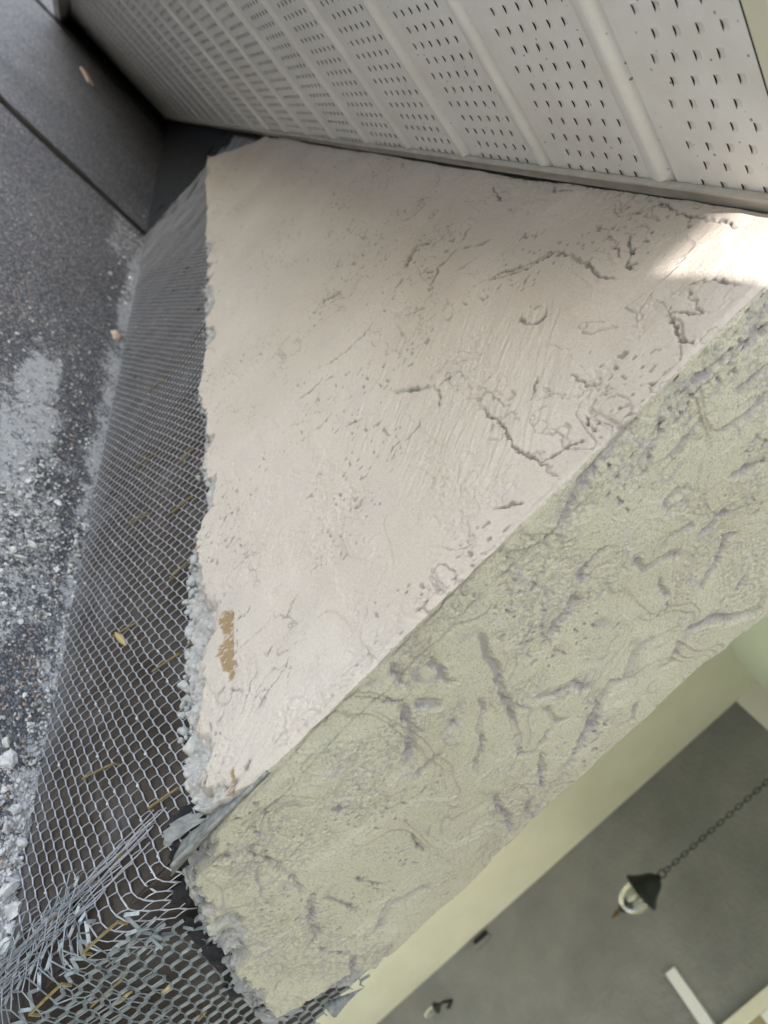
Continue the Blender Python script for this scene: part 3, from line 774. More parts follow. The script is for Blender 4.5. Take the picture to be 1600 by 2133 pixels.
# loose cut strands that stand away at the corner, and the bundle of wires pressed down it
sa = []; sb = []
for k in range(12):
    u0 = rng.uniform(-0.040, 0.125)
    z0 = (-0.262 + 0.4 * u0 if u0 < 0 else min(-0.232 - 0.10 * u0 - 0.012 * math.sin(u0 * 70), float(cut2(np.array([u0]))[0]) + 0.006 if u0 > 0.03 else 9)) + rng.uniform(-0.014, 0.0)
    p = wrap(np.array([u0]), np.array([z0]), np.array([0.007]))[0]
    dirv = np.array([rng.uniform(-.3, .5), -rng.uniform(0.1, .8), rng.uniform(0.2, 1.0)]); dirv /= np.linalg.norm(dirv)
    if u0 > 0.01: dirv = np.array([abs(dirv[1]) * 0.8, dirv[0], dirv[2]])
    sa.append(p); sb.append(p + dirv * rng.uniform(0.005, 0.012))
sa = np.array(sa); sb = np.array(sb)
v, f = ribbons(sa, sb, np.repeat(np.array([[0.6, -0.75, 0.3]]), len(sa), 0), 0.0019, 0.0005, rng.uniform(-1, 1, len(sa)))
o = link("cut_strands", mesh_np("cut_strands", v, f, M['ribbon'], False), WALL); o["kind"] = "stuff"
wa = []; wb = []
for k in range(13):
    u0 = rng.uniform(-0.036, -0.006); zt = -0.205 + rng.uniform(-0.05, 0.01); zb = -0.40
    zz = np.linspace(zt, zb, 16); du = np.cumsum(rng.normal(0, 0.0011, 16)) + np.linspace(0, rng.uniform(-0.010, 0.004), 16)
    p = wrap(u0 + du, zz, 0.004 + rng.uniform(0, 0.0035) + 0.0006 * np.sin(zz * 300 + k))
    wa.append(p[:-1]); wb.append(p[1:])
v, f = tubes(np.concatenate(wa), np.concatenate(wb), 0.00042, sides=5)
o = link("edge_wires", mesh_np("edge_wires", v, f, M['wire'], True), WALL); o["label"] = "bundle of edge wires pressed down the corner"; o["kind"] = "stuff"

# hanging scraps of wire netting that poke through the broken stucco edge
v, f = None, None
# ---- lumps of stucco keyed through the netting along the broken edge
C = []; R_ = []
u = -0.012
while u > -1.1:
    for q in range(3 if (u > -0.27 and u < -0.07) or vnoise(np.array([u * 14]), np.array([2.2]), 19)[0] > 0.62 else 0):
        C.append([u + rng.normal(0, 0.002), 0.0075 + rng.uniform(-0.004, 0.004), float(cut1(np.array([u]))[0]) - 0.001 - q * 0.0045 * rng.random() + rng.normal(0, 0.0012)])
        R_.append(rng.uniform(0.0009, 0.0028) * (1.5 if -0.24 < u < -0.05 else 1.0))
    u -= rng.uniform(0.0035, 0.008) * (1 + 0.8 * abs(u))
for k in range(150):
    y = rng.uniform(0.022, 0.19); z = float(cut2(np.array([y]))[0]) + rng.normal(-0.001, 0.0022)
    C.append([-0.0085 + rng.uniform(-0.004, 0.004), y, z]); R_.append(rng.uniform(0.0008, 0.0026))
C = np.array(C); R_ = np.array(R_)
k = ~((C[:, 0] > -0.02) & (C[:, 1] < 0.012))
C = C[k]; R_ = R_[k]
kk = C[:, 0] > -0.0125
v, f = blobs(C[kk], R_[kk], 10, 2)
o = link("plaster_keys", mesh_np("plaster_keys", v, f, M['scrap'], True), WALL); o["label"] = "grey crumbling plaster along the broken side edge"; o["kind"] = "stuff"
v, f = blobs(C[~kk], R_[~kk], 9, 2)
o = link("plaster_keys", mesh_np("plaster_keys", v, f, M['key'], True), WALL); o["label"] = "lumpy grey-white plaster squeezed through the netting"; o["kind"] = "stuff"

# ---- bare corner bead and torn paper at the bottom of the corner
def sheet(name, pts_grid, thick, mat, parent, label=None):
    G = np.asarray(pts_grid, float); nu, nv = G.shape[:2]
    o = link(name, mesh_np(name, G.reshape(-1, 3), grid_faces(nu, nv), mat, name not in ('paper_scrap', 'torn_felt')), parent)
    m = o.modifiers.new("thick", 'SOLIDIFY'); m.thickness = thick; m.offset = 0
    if label: o["label"] = label
    return o
zb = np.linspace(-0.1885, -0.112, 24)
G = []
for z in zb:
    t = (z + 0.1885) / 0.0765
    wl = 0.0120 * (1 - 0.75 * t) + 0.0006 * math.sin(z * 700); wr = 0.0090 * (1 - 0.75 * t)
    s = max(0.0, 0.10 - t) * 0.05
    row = [[-wl, 0.0032 + s * .3, z + 0.004 * (1 - t)], [-wl * 0.5, 0.0018, z + 0.002 * (1 - t)], [-0.0012, 0.0002, z], [0.0000, -0.0012, z], [0.0014, -0.0006, z - 0.001], [-0.0001, 0.0024, z - 0.003 * (1 - t)],
           [-0.0014, wr * 0.6, z - 0.006 * (1 - t)], [-0.0030, wr, z - 0.011 * (1 - t)]]
    G.append(row)
sheet("corner_bead", G, 0.0005, M['flash'], WALL, "exposed zinc corner bead under the broken stucco corner")

def scrap(name, c, ex, ey, curl, seed, n=9, m=6, thick=0.0008, mat='scrap', label=None, parent=WALL):
    c = np.array(c); ex = np.array(ex, float); ey = np.array(ey, float); nn = np.cross(ex, ey); nn /= np.linalg.norm(nn)
    rg = np.random.default_rng(seed); G = np.zeros((n, m, 3))
    for i in range(n):
        for j in range(m):
            s = i / (n - 1) - 0.5; t = j / (m - 1) - 0.5
            jag = rg.uniform(-0.22, 0.22) if i in (0, n - 1) or j in (0, m - 1) else 0
            G[i, j] = c + ex * (s + jag * 0.6) + ey * (t * (1 - 0.5 * abs(s)) + jag * 0.5) + nn * (curl * 0.5 * (s * s * 4 - 0.3) + 0.0004 * rg.normal())
    return sheet(name, G, thick, M[mat], parent, label)
P_ = lambda u, v, ax, val: px_on(u, v, ax, val)
for k, (uv, ax, val, ex, ey, curl, lab) in enumerate([
        ((372, 1728), 1, 0.010, (0.004, 0, 0.030), (0.010, 0.003, 0.002), 0.004, None),
        ((384, 1712), 1, 0.014, (0.006, 0, 0.022), (0.012, 0.001, 0), 0.002, None),
        ((418, 1790), 0, -0.008, (0, 0.010, -0.016), (0.003, 0.012, 0.006), 0.002, None),
        ((412, 1815), 0, -0.010, (0.002, 0.006, -0.018), (0, 0.008, 0.004), 0.003, None),
        ((425, 1838), 0, -0.006, (0.002, 0.016, -0.004), (0, 0.004, 0.007), 0.002, None),
        ((510, 2035), 0, -0.004, (0.003, 0.022, -0.016), (0, 0.012, 0.014), 0.004, "torn grey stucco flap at the broken edge"),
        ((528, 2075), 0, -0.008, (0.002, 0.014, -0.010), (0, 0.010, 0.010), 0.003, None),
        ((560, 2115), 0, -0.004, (0.001, 0.030, -0.010), (0, 0.006, 0.012), 0.003, None),
        ((592, 2105), 0, -0.002, (0.002, 0.026, 0.004), (0, 0.004, 0.010), 0.002, None)]):
    scrap("paper_scrap", P_(*uv, ax, val), ex, ey, curl, 40 + k, label=lab)
for k, (uv, ax, val, ex, ey) in enumerate([((388, 1775), 0, -0.012, (0.001, 0.010, -0.014), (0, 0.014, 0.010)), ((392, 1850), 0, -0.011, (0.001, 0.008, -0.022), (0, 0.016, 0.006)),
        ((420, 1930), 0, -0.0095, (0.002, 0.018, -0.016), (0, 0.012, 0.012)), ((455, 1985), 0, -0.009, (0.002, 0.022, -0.014), (0, 0.010, 0.014)), ((492, 2050), 0, -0.010, (0.001, 0.020, -0.018), (0, 0.010, 0.010)),
        ((383, 1700), 1, 0.012, (0.006, 0.001, 0.028), (0.010, 0, -0.004)), ((376, 1725), 1, 0.0135, (0.008, 0, 0.024), (0.010, 0.001, -0.004))]):
    scrap("torn_felt", P_(*uv, ax, val), ex, ey, 0.002, 140 + k, mat='felt')
# bent tongue of flashing that sticks out below the side face
G = []
q0 = px_on(672, 2090, 0, -0.001); q1 = px_on(757, 2058, 0, -0.001); tip = px_on(700, 2119, 0, 0.010)
for i in range(9):
    s = i / 8; a = q0 + (q1 - q0) * s
    tipd = (tip - q0) * (1 - s) ** 1.3
    G.append([a, a + tipd * 0.35 + np.array([0.002, 0, 0]) * (1 - s), a + tipd * 0.7 + np.array([0.003, 0, 0]) * (1 - s), a + tipd])
sheet("flashing_tongue", G, 0.0007, M['flash'], WALL, "bent grey metal tongue sticking out under the side face")

# ---- brass staples through the lath (photo positions on the paper plane)
st = [((172, 1622), (237, 1590)), ((310, 1683), (370, 1642)), ((187, 1835), (258, 1777)), ((28, 1985), (122, 1905)), ((172, 1985), (245, 1920)), ((62, 2113), (128, 2050)),
      ((190, 2096), (262, 2030)), ((318, 1398), (372, 1362)), ((355, 1203), (398, 1165)), ((357, 1068), (398, 1035)), ((270, 1092), (305, 1068)), ((305, 817), (336, 795)),
      ((376, 960), (402, 932)), ((236, 1325), (282, 1298)), ((283, 973), (320, 945)), ((413, 2125), (428, 2108)), ((384, 570), (408, 552)), ((395, 592), (410, 580))]
sx = []; 
st_me = None
for (a, b) in st:
    side = a[1] > 2020 and a[0] > 170 or a[0] > 400 and a[1] > 1900
    if side:
        A = px_on(*a, 0, -0.0165 + 0.0065); B = px_on(*b, 0, -0.0165 + 0.0065); back = np.array([-0.007, 0, 0]); outv = np.array([1.0, 0, 0])
    else:
        A = px_on(*a, 1, 0.0155 - 0.0046); B = px_on(*b, 1, 0.0155 - 0.0046); back = np.array([0, 0.006, 0]); outv = np.array([0, -1.0, 0])
    d = (B - A); Ln = np.linalg.norm(d); d = d / Ln
    mid = (A + B) / 2 + outv * 0.0002
    pts0 = [A + back, A, mid, B]; pts1 = [A, mid, B, B + back]
    nr = np.array([outv if i in (1, 2) else d for i in range(4)])
    v, f = ribbons(np.array(pts0), np.array(pts1), nr, 0.00150, 0.00085, 0.0)
    link("staple", mesh_np("staple", v, f, M['brass'], False), WALL)

# ------------------------------------------------------------------ roof of rolled roofing
ROOF = thing("rolled_roof", "dark grey granule-covered rolled roofing sloping up along the stucco wall", "roof", (-0.8, -0.6, -0.2))
seam = [px_roof(150, 350)[0], px_roof(225, 160)[0]]
def roof_sheet(x_lo, x_hi, lift, seedv, fine):
    # x_lo: lower (right) end with the lap edge, x_hi: upper (left) end
    xs = x_lo - (graded(x_lo - x_hi, 0.004, 0.02) if fine else np.linspace(0, x_lo - x_hi, 120))
    xs[-1] = x_hi
    ys = np.concatenate([-graded(1.1, 0.004, 0.03)[::-1], [0.03]])
    X, Y = np.meshgrid(xs, ys, indexing='ij'); x = X.ravel(); y = Y.ravel()
    z = roof_z(x) + (fbm(x * 4, y * 4, seedv, 3) - 0.5) * 0.005
    if lift: z = z + 0.0065 * np.exp(-(x_lo - x) / 0.10) + 0.0015
    # grey plaster dust: a line along the wall foot, a drift higher up, a sprinkling by the corner
    foot = 0.010 - y
    d = 0.66 * (1 - sstep(0.0, 0.010 + 0.040 * fbm(x * 14, y * 14, 5, 4) ** 1.5 + 0.012 * np.clip(-x, 0, 2), foot + 0.02 * (fbm(x * 60, y * 60, 9, 3) - 0.5))) * sstep(-1.65, -1.3, x)
    ce = np.hypot((x + 0.62) / 0.22, (y + 0.085) / 0.045) + (fbm(x * 22, y * 40, 6, 4) - 0.5) * 1.2
    d = np.maximum(d, 0.62 * (1 - sstep(0.45, 1.2, ce)))
    ce = np.hypot((x + 0.44) / 0.20, (y + 0.060) / 0.050) + (fbm(x * 30, y * 40, 7, 4) - 0.5) * 1.2
    d = np.maximum(d, 0.40 * (1 - sstep(0.5, 1.2, ce)))
    ce = np.hypot((x + 1.42) / 0.20, (y + 0.03) / 0.05) + (fbm(x * 20, y * 20, 8, 4) - 0.5) * 1.0
    d = np.maximum(d, 0.42 * (1 - sstep(0.4, 1.1, ce)))
    d = np.maximum(d, 0.26 * sstep(-0.36, -0.10, x) * (1 - sstep(0.0, 0.09, foot)))
    V = np.stack([x, y, z], 1)
    return link("roofing_sheet", mesh_np("roofing_sheet", V, grid_faces(len(xs), len(ys))[:, ::-1], M['roofing'], True, dict(dust=d)), ROOF)
roof_sheet(0.03, seam[0] - 0.06, False, 201, True)
roof_sheet(seam[0], seam[1] - 0.06, True, 202, False)
roof_sheet(seam[1], -6.5, True, 203, False)
# blue-black sheet under the eave, above the second lap
xs = np.linspace(seam[1] - 0.012, -3.3, 40); ys = np.linspace(-0.395, 0.012, 20); X, Y = np.meshgrid(xs, ys, indexing='ij')
zm = roof_z(X) + 0.0065 * np.exp(-(seam[1] - X) / 0.10) + 0.0075 + (fbm(X * 6, Y * 6, 211, 3) - 0.5) * 0.003
o = link("dark_sheet", mesh_np("dark_sheet", np.stack([X, Y, zm], 2).reshape(-1, 3), grid_faces(40, 20)[:, ::-1], M['dark_sheet'], True), ROOF); o["label"] = "blue-black strip under the far eave"
for x in seam:   # black bitumen bleeding out under each lap
    ys = np.linspace(-1.1, 0.012, 160); zt = roof_z(x) + (fbm(x * 4 + ys * 0, ys * 4, 202 if x == seam[0] else 203, 3) - 0.5) * 0.005 + 0.004
    wv = 0.0045 + 0.003 * vnoise(ys * 40, ys * 0 + x, 33)
    P0 = np.stack([x + wv * 0.4, ys, zt - 0.0005], 1)
    v, f = tubes(P0[:-1], P0[1:], wv[:-1], wv[1:], sides=6)
    link("lap_edge", mesh_np("lap_edge", v, f, M['bitumen'], True), ROOF)
box("roof_deck", -6.5, 0.03, -1.1, 0.012, -1.60, -1.59, M['attic'], ROOF)

# dropped things on the roof
def on_roof(u, v, h=0.0):
    p = px_roof(u, v); p[2] += h; return p
pa = on_roof(172, 148, 0.004); pb = on_roof(187, 176, 0.004)
v, f = ribbons(np.array([pa]), np.array([pb]), np.array([[0.2, 0, 1.0]]), 0.022, 0.006, 0.0)
o = link("wood_chip", mesh_np("wood_chip", v, f, M['wood'], False)); tag(o, "small pinkish wood offcut lying alone high on the dark roof", "wood chip")
m_ = o.modifiers.new("bevel", 'BEVEL'); m_.width = 0.001
v, f = blobs(np.array([on_roof(239, 702, 0.004)]), np.array([0.0075]), 31, 2)
tag(link("pink_stone", mesh_np("pink_stone", v, f, M['crumb_pink'], True)), "small pinkish stone beside the netting foot, above the dust drift", "stone")

# rubble of broken stucco: the larger pieces one by one, the fine sprinkle as one mass
protos = []
for k in range(7):
    v, f = blobs(np.zeros((1, 3)), np.array([1.0]), 700 + k, 2)
    # knock flats and lumps into the pieces
    nrm_ = v / np.linalg.norm(v, axis=1, keepdims=True)
    v = v * (1 + 0.22 * (fbm(nrm_[:, 0] * 2.2 + 3 * k, nrm_[:, 1] * 2.2 + nrm_[:, 2], 800 + k, 3)[:, None] - 0.5) * 2)
    v[:, 2] = np.where(v[:, 2] < -0.45, -0.45, v[:, 2])
    protos.append(mesh_np("stucco_chunk", v, f, M['crumb'], False))
pile = []
def scatter_px(n, cu, cv, su, sv, rlo, rhi, pw=2.0):
    for _ in range(n):
        u = cu + rng.normal() * su; v = cv + rng.normal() * sv
        lim = np.interp(v, [480, 760, 1000, 1250, 1600, 1960, 2133], [318, 250, 205, 150, 75, 30, 0]) - 6
        if u > lim or u < -30 or v < 440: continue
        p = px_roof(u, v); dist = np.linalg.norm(p - CC)
        r = 0.60 * (rlo + (rhi - rlo) * rng.random() ** pw)
        pile.append((p[0], p[1], r))
scatter_px(55, 30, 1880, 30, 130, 0.0022, 0.0068, 1.2)
scatter_px(40, 30, 1650, 35, 110, 0.0018, 0.0058, 1.5)
scatter_px(70, 70, 1130, 60, 70, 0.0022, 0.0062, 1.6)
scatter_px(60, 60, 1020, 40, 50, 0.0022, 0.0060, 1.6)
scatter_px(40, 60, 1350, 40, 120, 0.0016, 0.0045, 1.8)
scatter_px(18, 262, 560, 14, 50, 0.0030, 0.0075, 1.5)
scatter_px(14, 285, 480, 12, 25, 0.0030, 0.0070, 1.5)
big = [(12, 1590, 0.0068), (8, 1550, 0.0042), (62, 1512, 0.0036), (20, 1905, 0.0085), (8, 1860, 0.0075), (30, 1840, 0.0060), (28, 1690, 0.0042), (10, 1730, 0.0050),
       (22, 1935, 0.0070), (6, 1985, 0.0090), (42, 1760, 0.0045), (64, 1138, 0.0052), (118, 1050, 0.0046), (30, 1075, 0.0040), (38, 1165, 0.0052), (55, 1118, 0.0040), (228, 572, 0.006), (34, 697, 0.004)]
for u, v_, r in big:
    p = px_roof(u, v_); pile.append((p[0], p[1], r))
for x, y, r in pile:
    o = link("stucco_chunk", random.choice(protos)); s = r
    o.scale = (s * rng.uniform(0.8, 1.3), s * rng.uniform(0.7, 1.1), s * rng.uniform(0.6, 0.95))
    o.rotation_euler = (rng.uniform(-.3, .3), rng.uniform(-.3, .3) + 0.22, rng.uniform(0, 6.28))
    o.location = (x, y, roof_z(x) + 0.42 * s)
    if x > -0.24: lab, grp = "broken grey-white stucco crumb on the roof at the bottom left, beside the lowest netting", "stucco crumbs at the bottom left"
    elif x > -0.70: lab, grp = "grey-white stucco crumb in the scattered cluster below the dust drift, halfway up the roof", "stucco crumbs below the dust drift"
    else: lab, grp = "small white stucco crumb against the wall foot near the first lap of the roofing", "stucco crumbs near the first lap"
    tag(o, lab, "stucco crumb", grp)
n = 20000
u_ = rng.uniform(-20, 330, n); v_ = rng.uniform(430, 2133, n) 
lim = np.interp(v_, [480, 760, 1000, 1250, 1600, 1960, 2133], [318, 250, 205, 150, 75, 30, 0])
dens = np.exp(-np.maximum(lim - u_, 0) / 26) * 0.9 + 0.85 * np.exp(-(((u_ - 75) / 55) ** 2 + ((v_ - 1080) / 120) ** 2)) + 0.35 * np.exp(-(((u_ - 130) / 60) ** 2 + ((v_ - 850) / 120) ** 2)) + 0.5 * sstep(1500, 1900, v_) + 0.06
k = (u_ < lim + 4) & (rng.random(n) < dens)
Pp = np.array([px_roof(a, b) for a, b in zip(u_[k], v_[k])]); R_ = 0.0004 + 0.0017 * rng.random(len(Pp)) ** 2.6
Pp[:, 2] += R_ * 0.4
v, f = blobs(Pp, R_, 15)
o = link("stucco_grit", mesh_np("stucco_grit", v, f, M['crumb'], False)); tag(o, "fine white stucco grit sprinkled along the foot of the netting", "grit"); o["kind"] = "stuff"
# dry leaves caught behind the lath
for k, (a, b, ax, lab) in enumerate([((335, 2065), (365, 2045), 0, "straw-coloured dry leaf caught behind the lath, nearest the broken stucco edge"),
                                     ((236, 2090), (276, 2066), 0, "long straw-coloured dry leaf behind the lath near the bottom of the photo"),
                                     ((20, 2002), (24, 2022), 1, "tiny yellow leaf at the bottom left edge of the netting"),
                                     ((241, 1318), (262, 1345), 1, "shredded yellow leaf bits caught in the netting halfway up")]):
    off = -0.0125 if ax == 0 else 0.0120
    A = px_on(*a, ax, off); B = px_on(*b, ax, off); d = B - A; nr = np.array([1.0, 0, 0]) if ax == 0 else np.array([0, -1.0, 0]); q = np.cross(nr, d)
    G = []
    for i in range(9):
        s = i / 8; w = (0.16 if k < 2 else 0.09) * math.sin(math.pi * min(s * 1.02 + 0.02, 1)) ** 0.8
        G.append([A + d * s + q * w * t + nr * (0.0012 * (1 - abs(t)) + 0.001 * math.sin(s * 5)) for t in (-1, -0.5, 0, 0.5, 1)])
    o = sheet("dry_leaf", G, 0.0003, M['leaf'], None); tag(o, lab, "leaf")

# ------------------------------------------------------------------ vented soffit
SOF = thing("vented_soffit", "pale beige vinyl soffit with rows of vent slots above the stucco wall", "soffit", (-1.0, -0.2, TOP))
PITCH = 0.127; X0 = -0.096; OUT = -0.412
def profile(x):
    """underside height over one panel, x from its left interlock (0) to the next (PITCH)"""
    a = PITCH - 0.0275
    t = (x - a) / 0.0275
    return np.where(x < a, 0.0, np.where(t < 0.40, -0.0024 * np.sin(np.clip(t / 0.40, 0, 1) * math.pi / 2), -0.0024 + 0.0150 * sstep(0.40, 1.0, t)))
SL_X = 0.0141; SL_Y = 0.01255; SL_L = 0.0058; SL_W = 0.0010
def soffit_panel(xl, xr_clip):
    """one panel between interlocks, with real slots pressed through it"""
    V = []; Fq = []
    def quad(p): 
        b = len(V); V.extend(p); Fq.append([b, b + 1, b + 2, b + 3])
    quad([(-0.0045, OUT, 0.0), (0.0, OUT, 0.0), (0.0, 0.0, 0.0), (-0.0045, 0.0, 0.0)])   # lip over the last recess
    # slotted flat
    rows = int((abs(OUT) - 0.01) / SL_Y)
    s0 = 0.0164
    flat = min(PITCH - 0.0275, xr_clip)
    y1 = 0.0
    cell = SL_X / 2
    for r in range(-1, rows + 1):
        ya = max(-0.004 - (r + 1) * SL_Y, OUT); yb = min(-0.004 - r * SL_Y, 0.0)
        if yb <= ya + 1e-6: continue
        offs = s0 if r % 2 == 0 else s0 + SL_X / 2
        nsl = 6 if r % 2 else 7
        xs_ = [offs + k * SL_X for k in range(nsl)]
        xs_ = [x for x in xs_ if x + 0.004 < flat - 0.001]
        yc = (ya + yb) / 2
        prev = 0.0
        if r < 0 or r >= rows - 0: xs_ = []
        for x in xs_:
            xa, xb = x - 0.0034, x + 0.0034
            if xa > prev: quad([(prev, ya, 0), (xa, ya, 0), (xa, yb, 0), (prev, yb, 0)])
            y0s, y1s = yc - SL_L / 2, yc + SL_L / 2
            quad([(xa, ya, 0), (xb, ya, 0), (xb, y0s, 0), (xa, y0s, 0)])
            quad([(xa, y1s, 0), (xb, y1s, 0), (xb, yb, 0), (xa, yb, 0)])
            # lip on one side, open slit, pressed louvre that rises to meet the slit
            quad([(xa, y0s, 0), (x - SL_W, y0s, 0), (x - SL_W, y1s, 0), (xa, y1s, 0)])
            n_ = 5
            for i in range(n_):
                a = y0s + SL_L * i / n_; b = y0s + SL_L * (i + 1) / n_
                ha = 0.0010 * math.sin(math.pi * i / n_) ** 0.6 if 0 < i < n_ else 0; hb = 0.0010 * math.sin(math.pi * (i + 1) / n_) ** 0.6 if i + 1 < n_ else 0
                xm = x + 0.0012
                quad([(xb, a, 0), (xb, b, 0), (xm, b, hb * 0.55), (xm, a, ha * 0.55)][::-1])
                quad([(xm, a, ha * 0.55), (xm, b, hb * 0.55), (x - SL_W, b, hb), (x - SL_W, a, ha)][::-1])
            prev = xb
        quad([(prev, ya, 0), (flat, ya, 0), (flat, yb, 0), (prev, yb, 0)])
    # interlock bead and the return of the next panel
    if xr_clip > PITCH - 0.0275:
        px_ = np.concatenate([[PITCH - 0.0275], PITCH - 0.0275 + np.linspace(0.04, 1, 22) * 0.0275]); pz_ = profile(px_)
        for i in range(len(px_) - 1):
            quad([(px_[i], OUT, pz_[i]), (px_[i + 1], OUT, pz_[i + 1]), (px_[i + 1], 0, pz_[i + 1]), (px_[i], 0, pz_[i])])
        quad([(PITCH, OUT, pz_[-1]), (PITCH, OUT, 0.0008), (PITCH, 0, 0.0008), (PITCH, 0, pz_[-1])])
    V = np.array(V); f = np.array(Fq)[:, ::-1]
    # join equal corners so that the sheet shades as one
    key = np.round(V * 1e6).astype(np.int64); _, idx, inv = np.unique(key, axis=0, return_index=True, return_inverse=True)
    V = V[idx]; f = inv.reshape(-1)[f]
    me = mesh_np("soffit_panel", V, f, M['soffit'], False)
    return me
pm = soffit_panel(0, 1.0); pm_end = soffit_panel(0, -0.0185 - X0)
# smooth shading over the bead only
for me_ in (pm,):
    nrm_ = np.empty(len(me_.polygons) * 3, np.float32); me_.polygons.foreach_get("normal", nrm_); cen = np.empty(len(me_.polygons) * 3, np.float32); me_.polygons.foreach_get("center", cen)
    sm = (cen.reshape(-1, 3)[:, 0] > PITCH - 0.0275) & (np.abs(nrm_.reshape(-1, 3)[:, 0]) < 0.9); me_.polygons.foreach_set("use_smooth", sm)
o = link("soffit_panel", pm_end, SOF); o.location = Vector((X0, 0, TOP)) - SOF.location
o["label"] = "end panel with the largest slots, cut off at the fascia"
for k in range(1, 25):
    o = link("soffit_panel", pm, SOF); o.location = Vector((X0 - k * PITCH, 0, TOP + 0.0004 * ((k * 7) % 3 - 1))) - SOF.location
# channel along the wall, dark space above, fascia boards
ch = np.linspace(0, 1, 260); cxs = -3.1 + 3.1 * ch ** 0.8
def channel():
    prof = [(-0.0005, -0.0002), (-0.0090, -0.0002), (-0.0102, -0.0012), (-0.0104, -0.0036), (-0.0098, -0.0050), (-0.0086, -0.0054), (-0.0074, -0.0050), (-0.0068, -0.0040), (-0.0005, -0.0040)]
    V = []
    for x in cxs:
        w = 0.0012 * (vnoise(np.array([x * 6]), np.array([0.5]), 44)[0] - 0.5); s = 0.0016 * (vnoise(np.array([x * 4]), np.array([3.5]), 45)[0] - 0.5)
        for y, z in prof: V.append((x, y + w, TOP + z + s))
    return mesh_np("wall_channel", np.array(V), grid_faces(len(cxs), len(prof)), M['trim'], True)
o = link("wall_channel", channel(), SOF); o["label"] = "beige trim channel between the soffit and the wall"
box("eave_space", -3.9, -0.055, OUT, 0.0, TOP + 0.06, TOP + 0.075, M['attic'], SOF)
box("end_fascia", -0.0183, -0.0040, OUT - 0.02, -0.0005, TOP - 0.0002, TOP + 0.36, M['fascia'], SOF, 0.0015)["label"] = "smooth cream fascia board at the end of the soffit"
box("front_fascia", -3.9, -0.052, OUT - 0.022, OUT - 0.001, TOP - 0.050, TOP + 0.20, M['trim'], SOF, 0.002)["label"] = "long fascia board on the outer edge of the soffit"
# the eave's own sloping top, so that daylight does not reach the dark space
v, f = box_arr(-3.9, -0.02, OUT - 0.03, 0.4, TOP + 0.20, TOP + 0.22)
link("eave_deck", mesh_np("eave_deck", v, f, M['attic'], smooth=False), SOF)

# ------------------------------------------------------------------ the porch beyond the corner
YB = 3.6; XS = -1.45; ZC = 0.457; ZG = 0.306
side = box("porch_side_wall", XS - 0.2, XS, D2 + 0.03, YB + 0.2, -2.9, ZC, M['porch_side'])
tag(side, "smooth side wall of the porch, coloured with green bounce light, just past the stucco corner", "wall")
BACK = thing("porch_back_wall", "dark grey back wall of the porch behind the hanging lantern", "wall", (0.5, YB, -2.9))
box("grey_wall", XS + 0.001, 4.0, YB, YB + 0.2, -2.9, ZG, M['porch_back'], BACK)
box("frieze", XS + 0.001, 4.0, YB - 0.012, YB + 0.2, ZG, ZC - 0.002, M['frieze'], BACK)["label"] = "off-white band between the grey wall and the ceiling"
cl = box("porch_ceiling", XS - 0.2, 1.5, D2 + 0.02, YB + 0.2, ZC, ZC + 0.05, M['ceiling']); tag(cl, "pale flat ceiling, tinted with green bounce light, over the porch, seen at the right edge", "ceiling")
t_ = box("shelf_rail", -0.742, -0.481, YB - 0.030, YB - 0.001, -0.861, -0.806, M['white'], None, 0.003); tag(t_, "short white horizontal trim board on the grey wall, level with the lantern's lower right", "trim board")
DOOR = thing("porch_door", "white glazed door with cream casing at the right end of the grey wall", "door", (-0.2, YB, -2.9))
box("casing", -0.4775, -0.425, YB - 0.032, YB - 0.001, -2.9, -0.10, M['cream'], DOOR, 0.004)
box("casing", -0.4775, 0.70, YB - 0.032, YB - 0.001, -0.098, -0.045, M['cream'], DOOR, 0.004)
box("casing", 0.647, 0.70, YB - 0.032, YB - 0.001, -2.9, -0.10, M['cream'], DOOR, 0.004)
box("door_leaf", -0.423, 0.645, YB - 0.016, YB - 0.001, -0.62, -0.10, M['white'], DOOR, 0.002)
box("door_leaf", -0.423, 0.645, YB - 0.016, YB - 0.001, -2.9, -1.9, M['white'], DOOR, 0.002)
box("pane", -0.423, 0.645, YB - 0.010, YB - 0.001, -1.898, -0.622, M['amber'], DOOR)
# wall lamp and meter box low on the grey wall
SC = thing("wall_lamp", "small black wall lamp on a bracket, low on the grey wall", "wall lamp", (-1.30, YB, -2.05))
pc = px_on(912, 2096, 1, YB - 0.10)
v, f = lathe([(0.0, 0.030), (0.008, 0.022), (0.013, 0.008), (0.027, -0.008), (0.029, -0.015), (0.0, -0.015)], pc[0], pc[1], pc[2], 16); link("cap", mesh_np("cap", v, f, M['black'], True), SC)
v, f = lathe([(0.020, -0.015), (0.022, -0.045), (0.017, -0.085), (0.007, -0.10), (0.0, -0.10)], pc[0], pc[1], pc[2], 16); link("shade", mesh_np("shade", v, f, M['glass'], True), SC)
v, f = tubes([pc + [0, 0, 0.035], pc + [0, 0.06, 0.06]], [pc + [0, 0.06, 0.06], pc + [0, 0.10, 0.0]], 0.008, sides=8); link("bracket", mesh_np("bracket", v, f, M['black'], True), SC)
pq = px_on(1003, 1953, 1, YB)
MB_ = thing("wall_box", "narrow dark box with a pale edge in the corner of the grey wall", "wall box", (pq[0], YB, pq[2] - 0.07))
box("cover", pq[0] - 0.012, pq[0] + 0.010, YB - 0.018, YB - 0.001, pq[2] - 0.05, pq[2] + 0.05, M['black'], MB_, 0.004)
box("side_strip", pq[0] + 0.016, pq[0] + 0.034, YB - 0.020, YB - 0.001, pq[2] - 0.08, pq[2] + 0.06, M['porch_back'], MB_, 0.002)

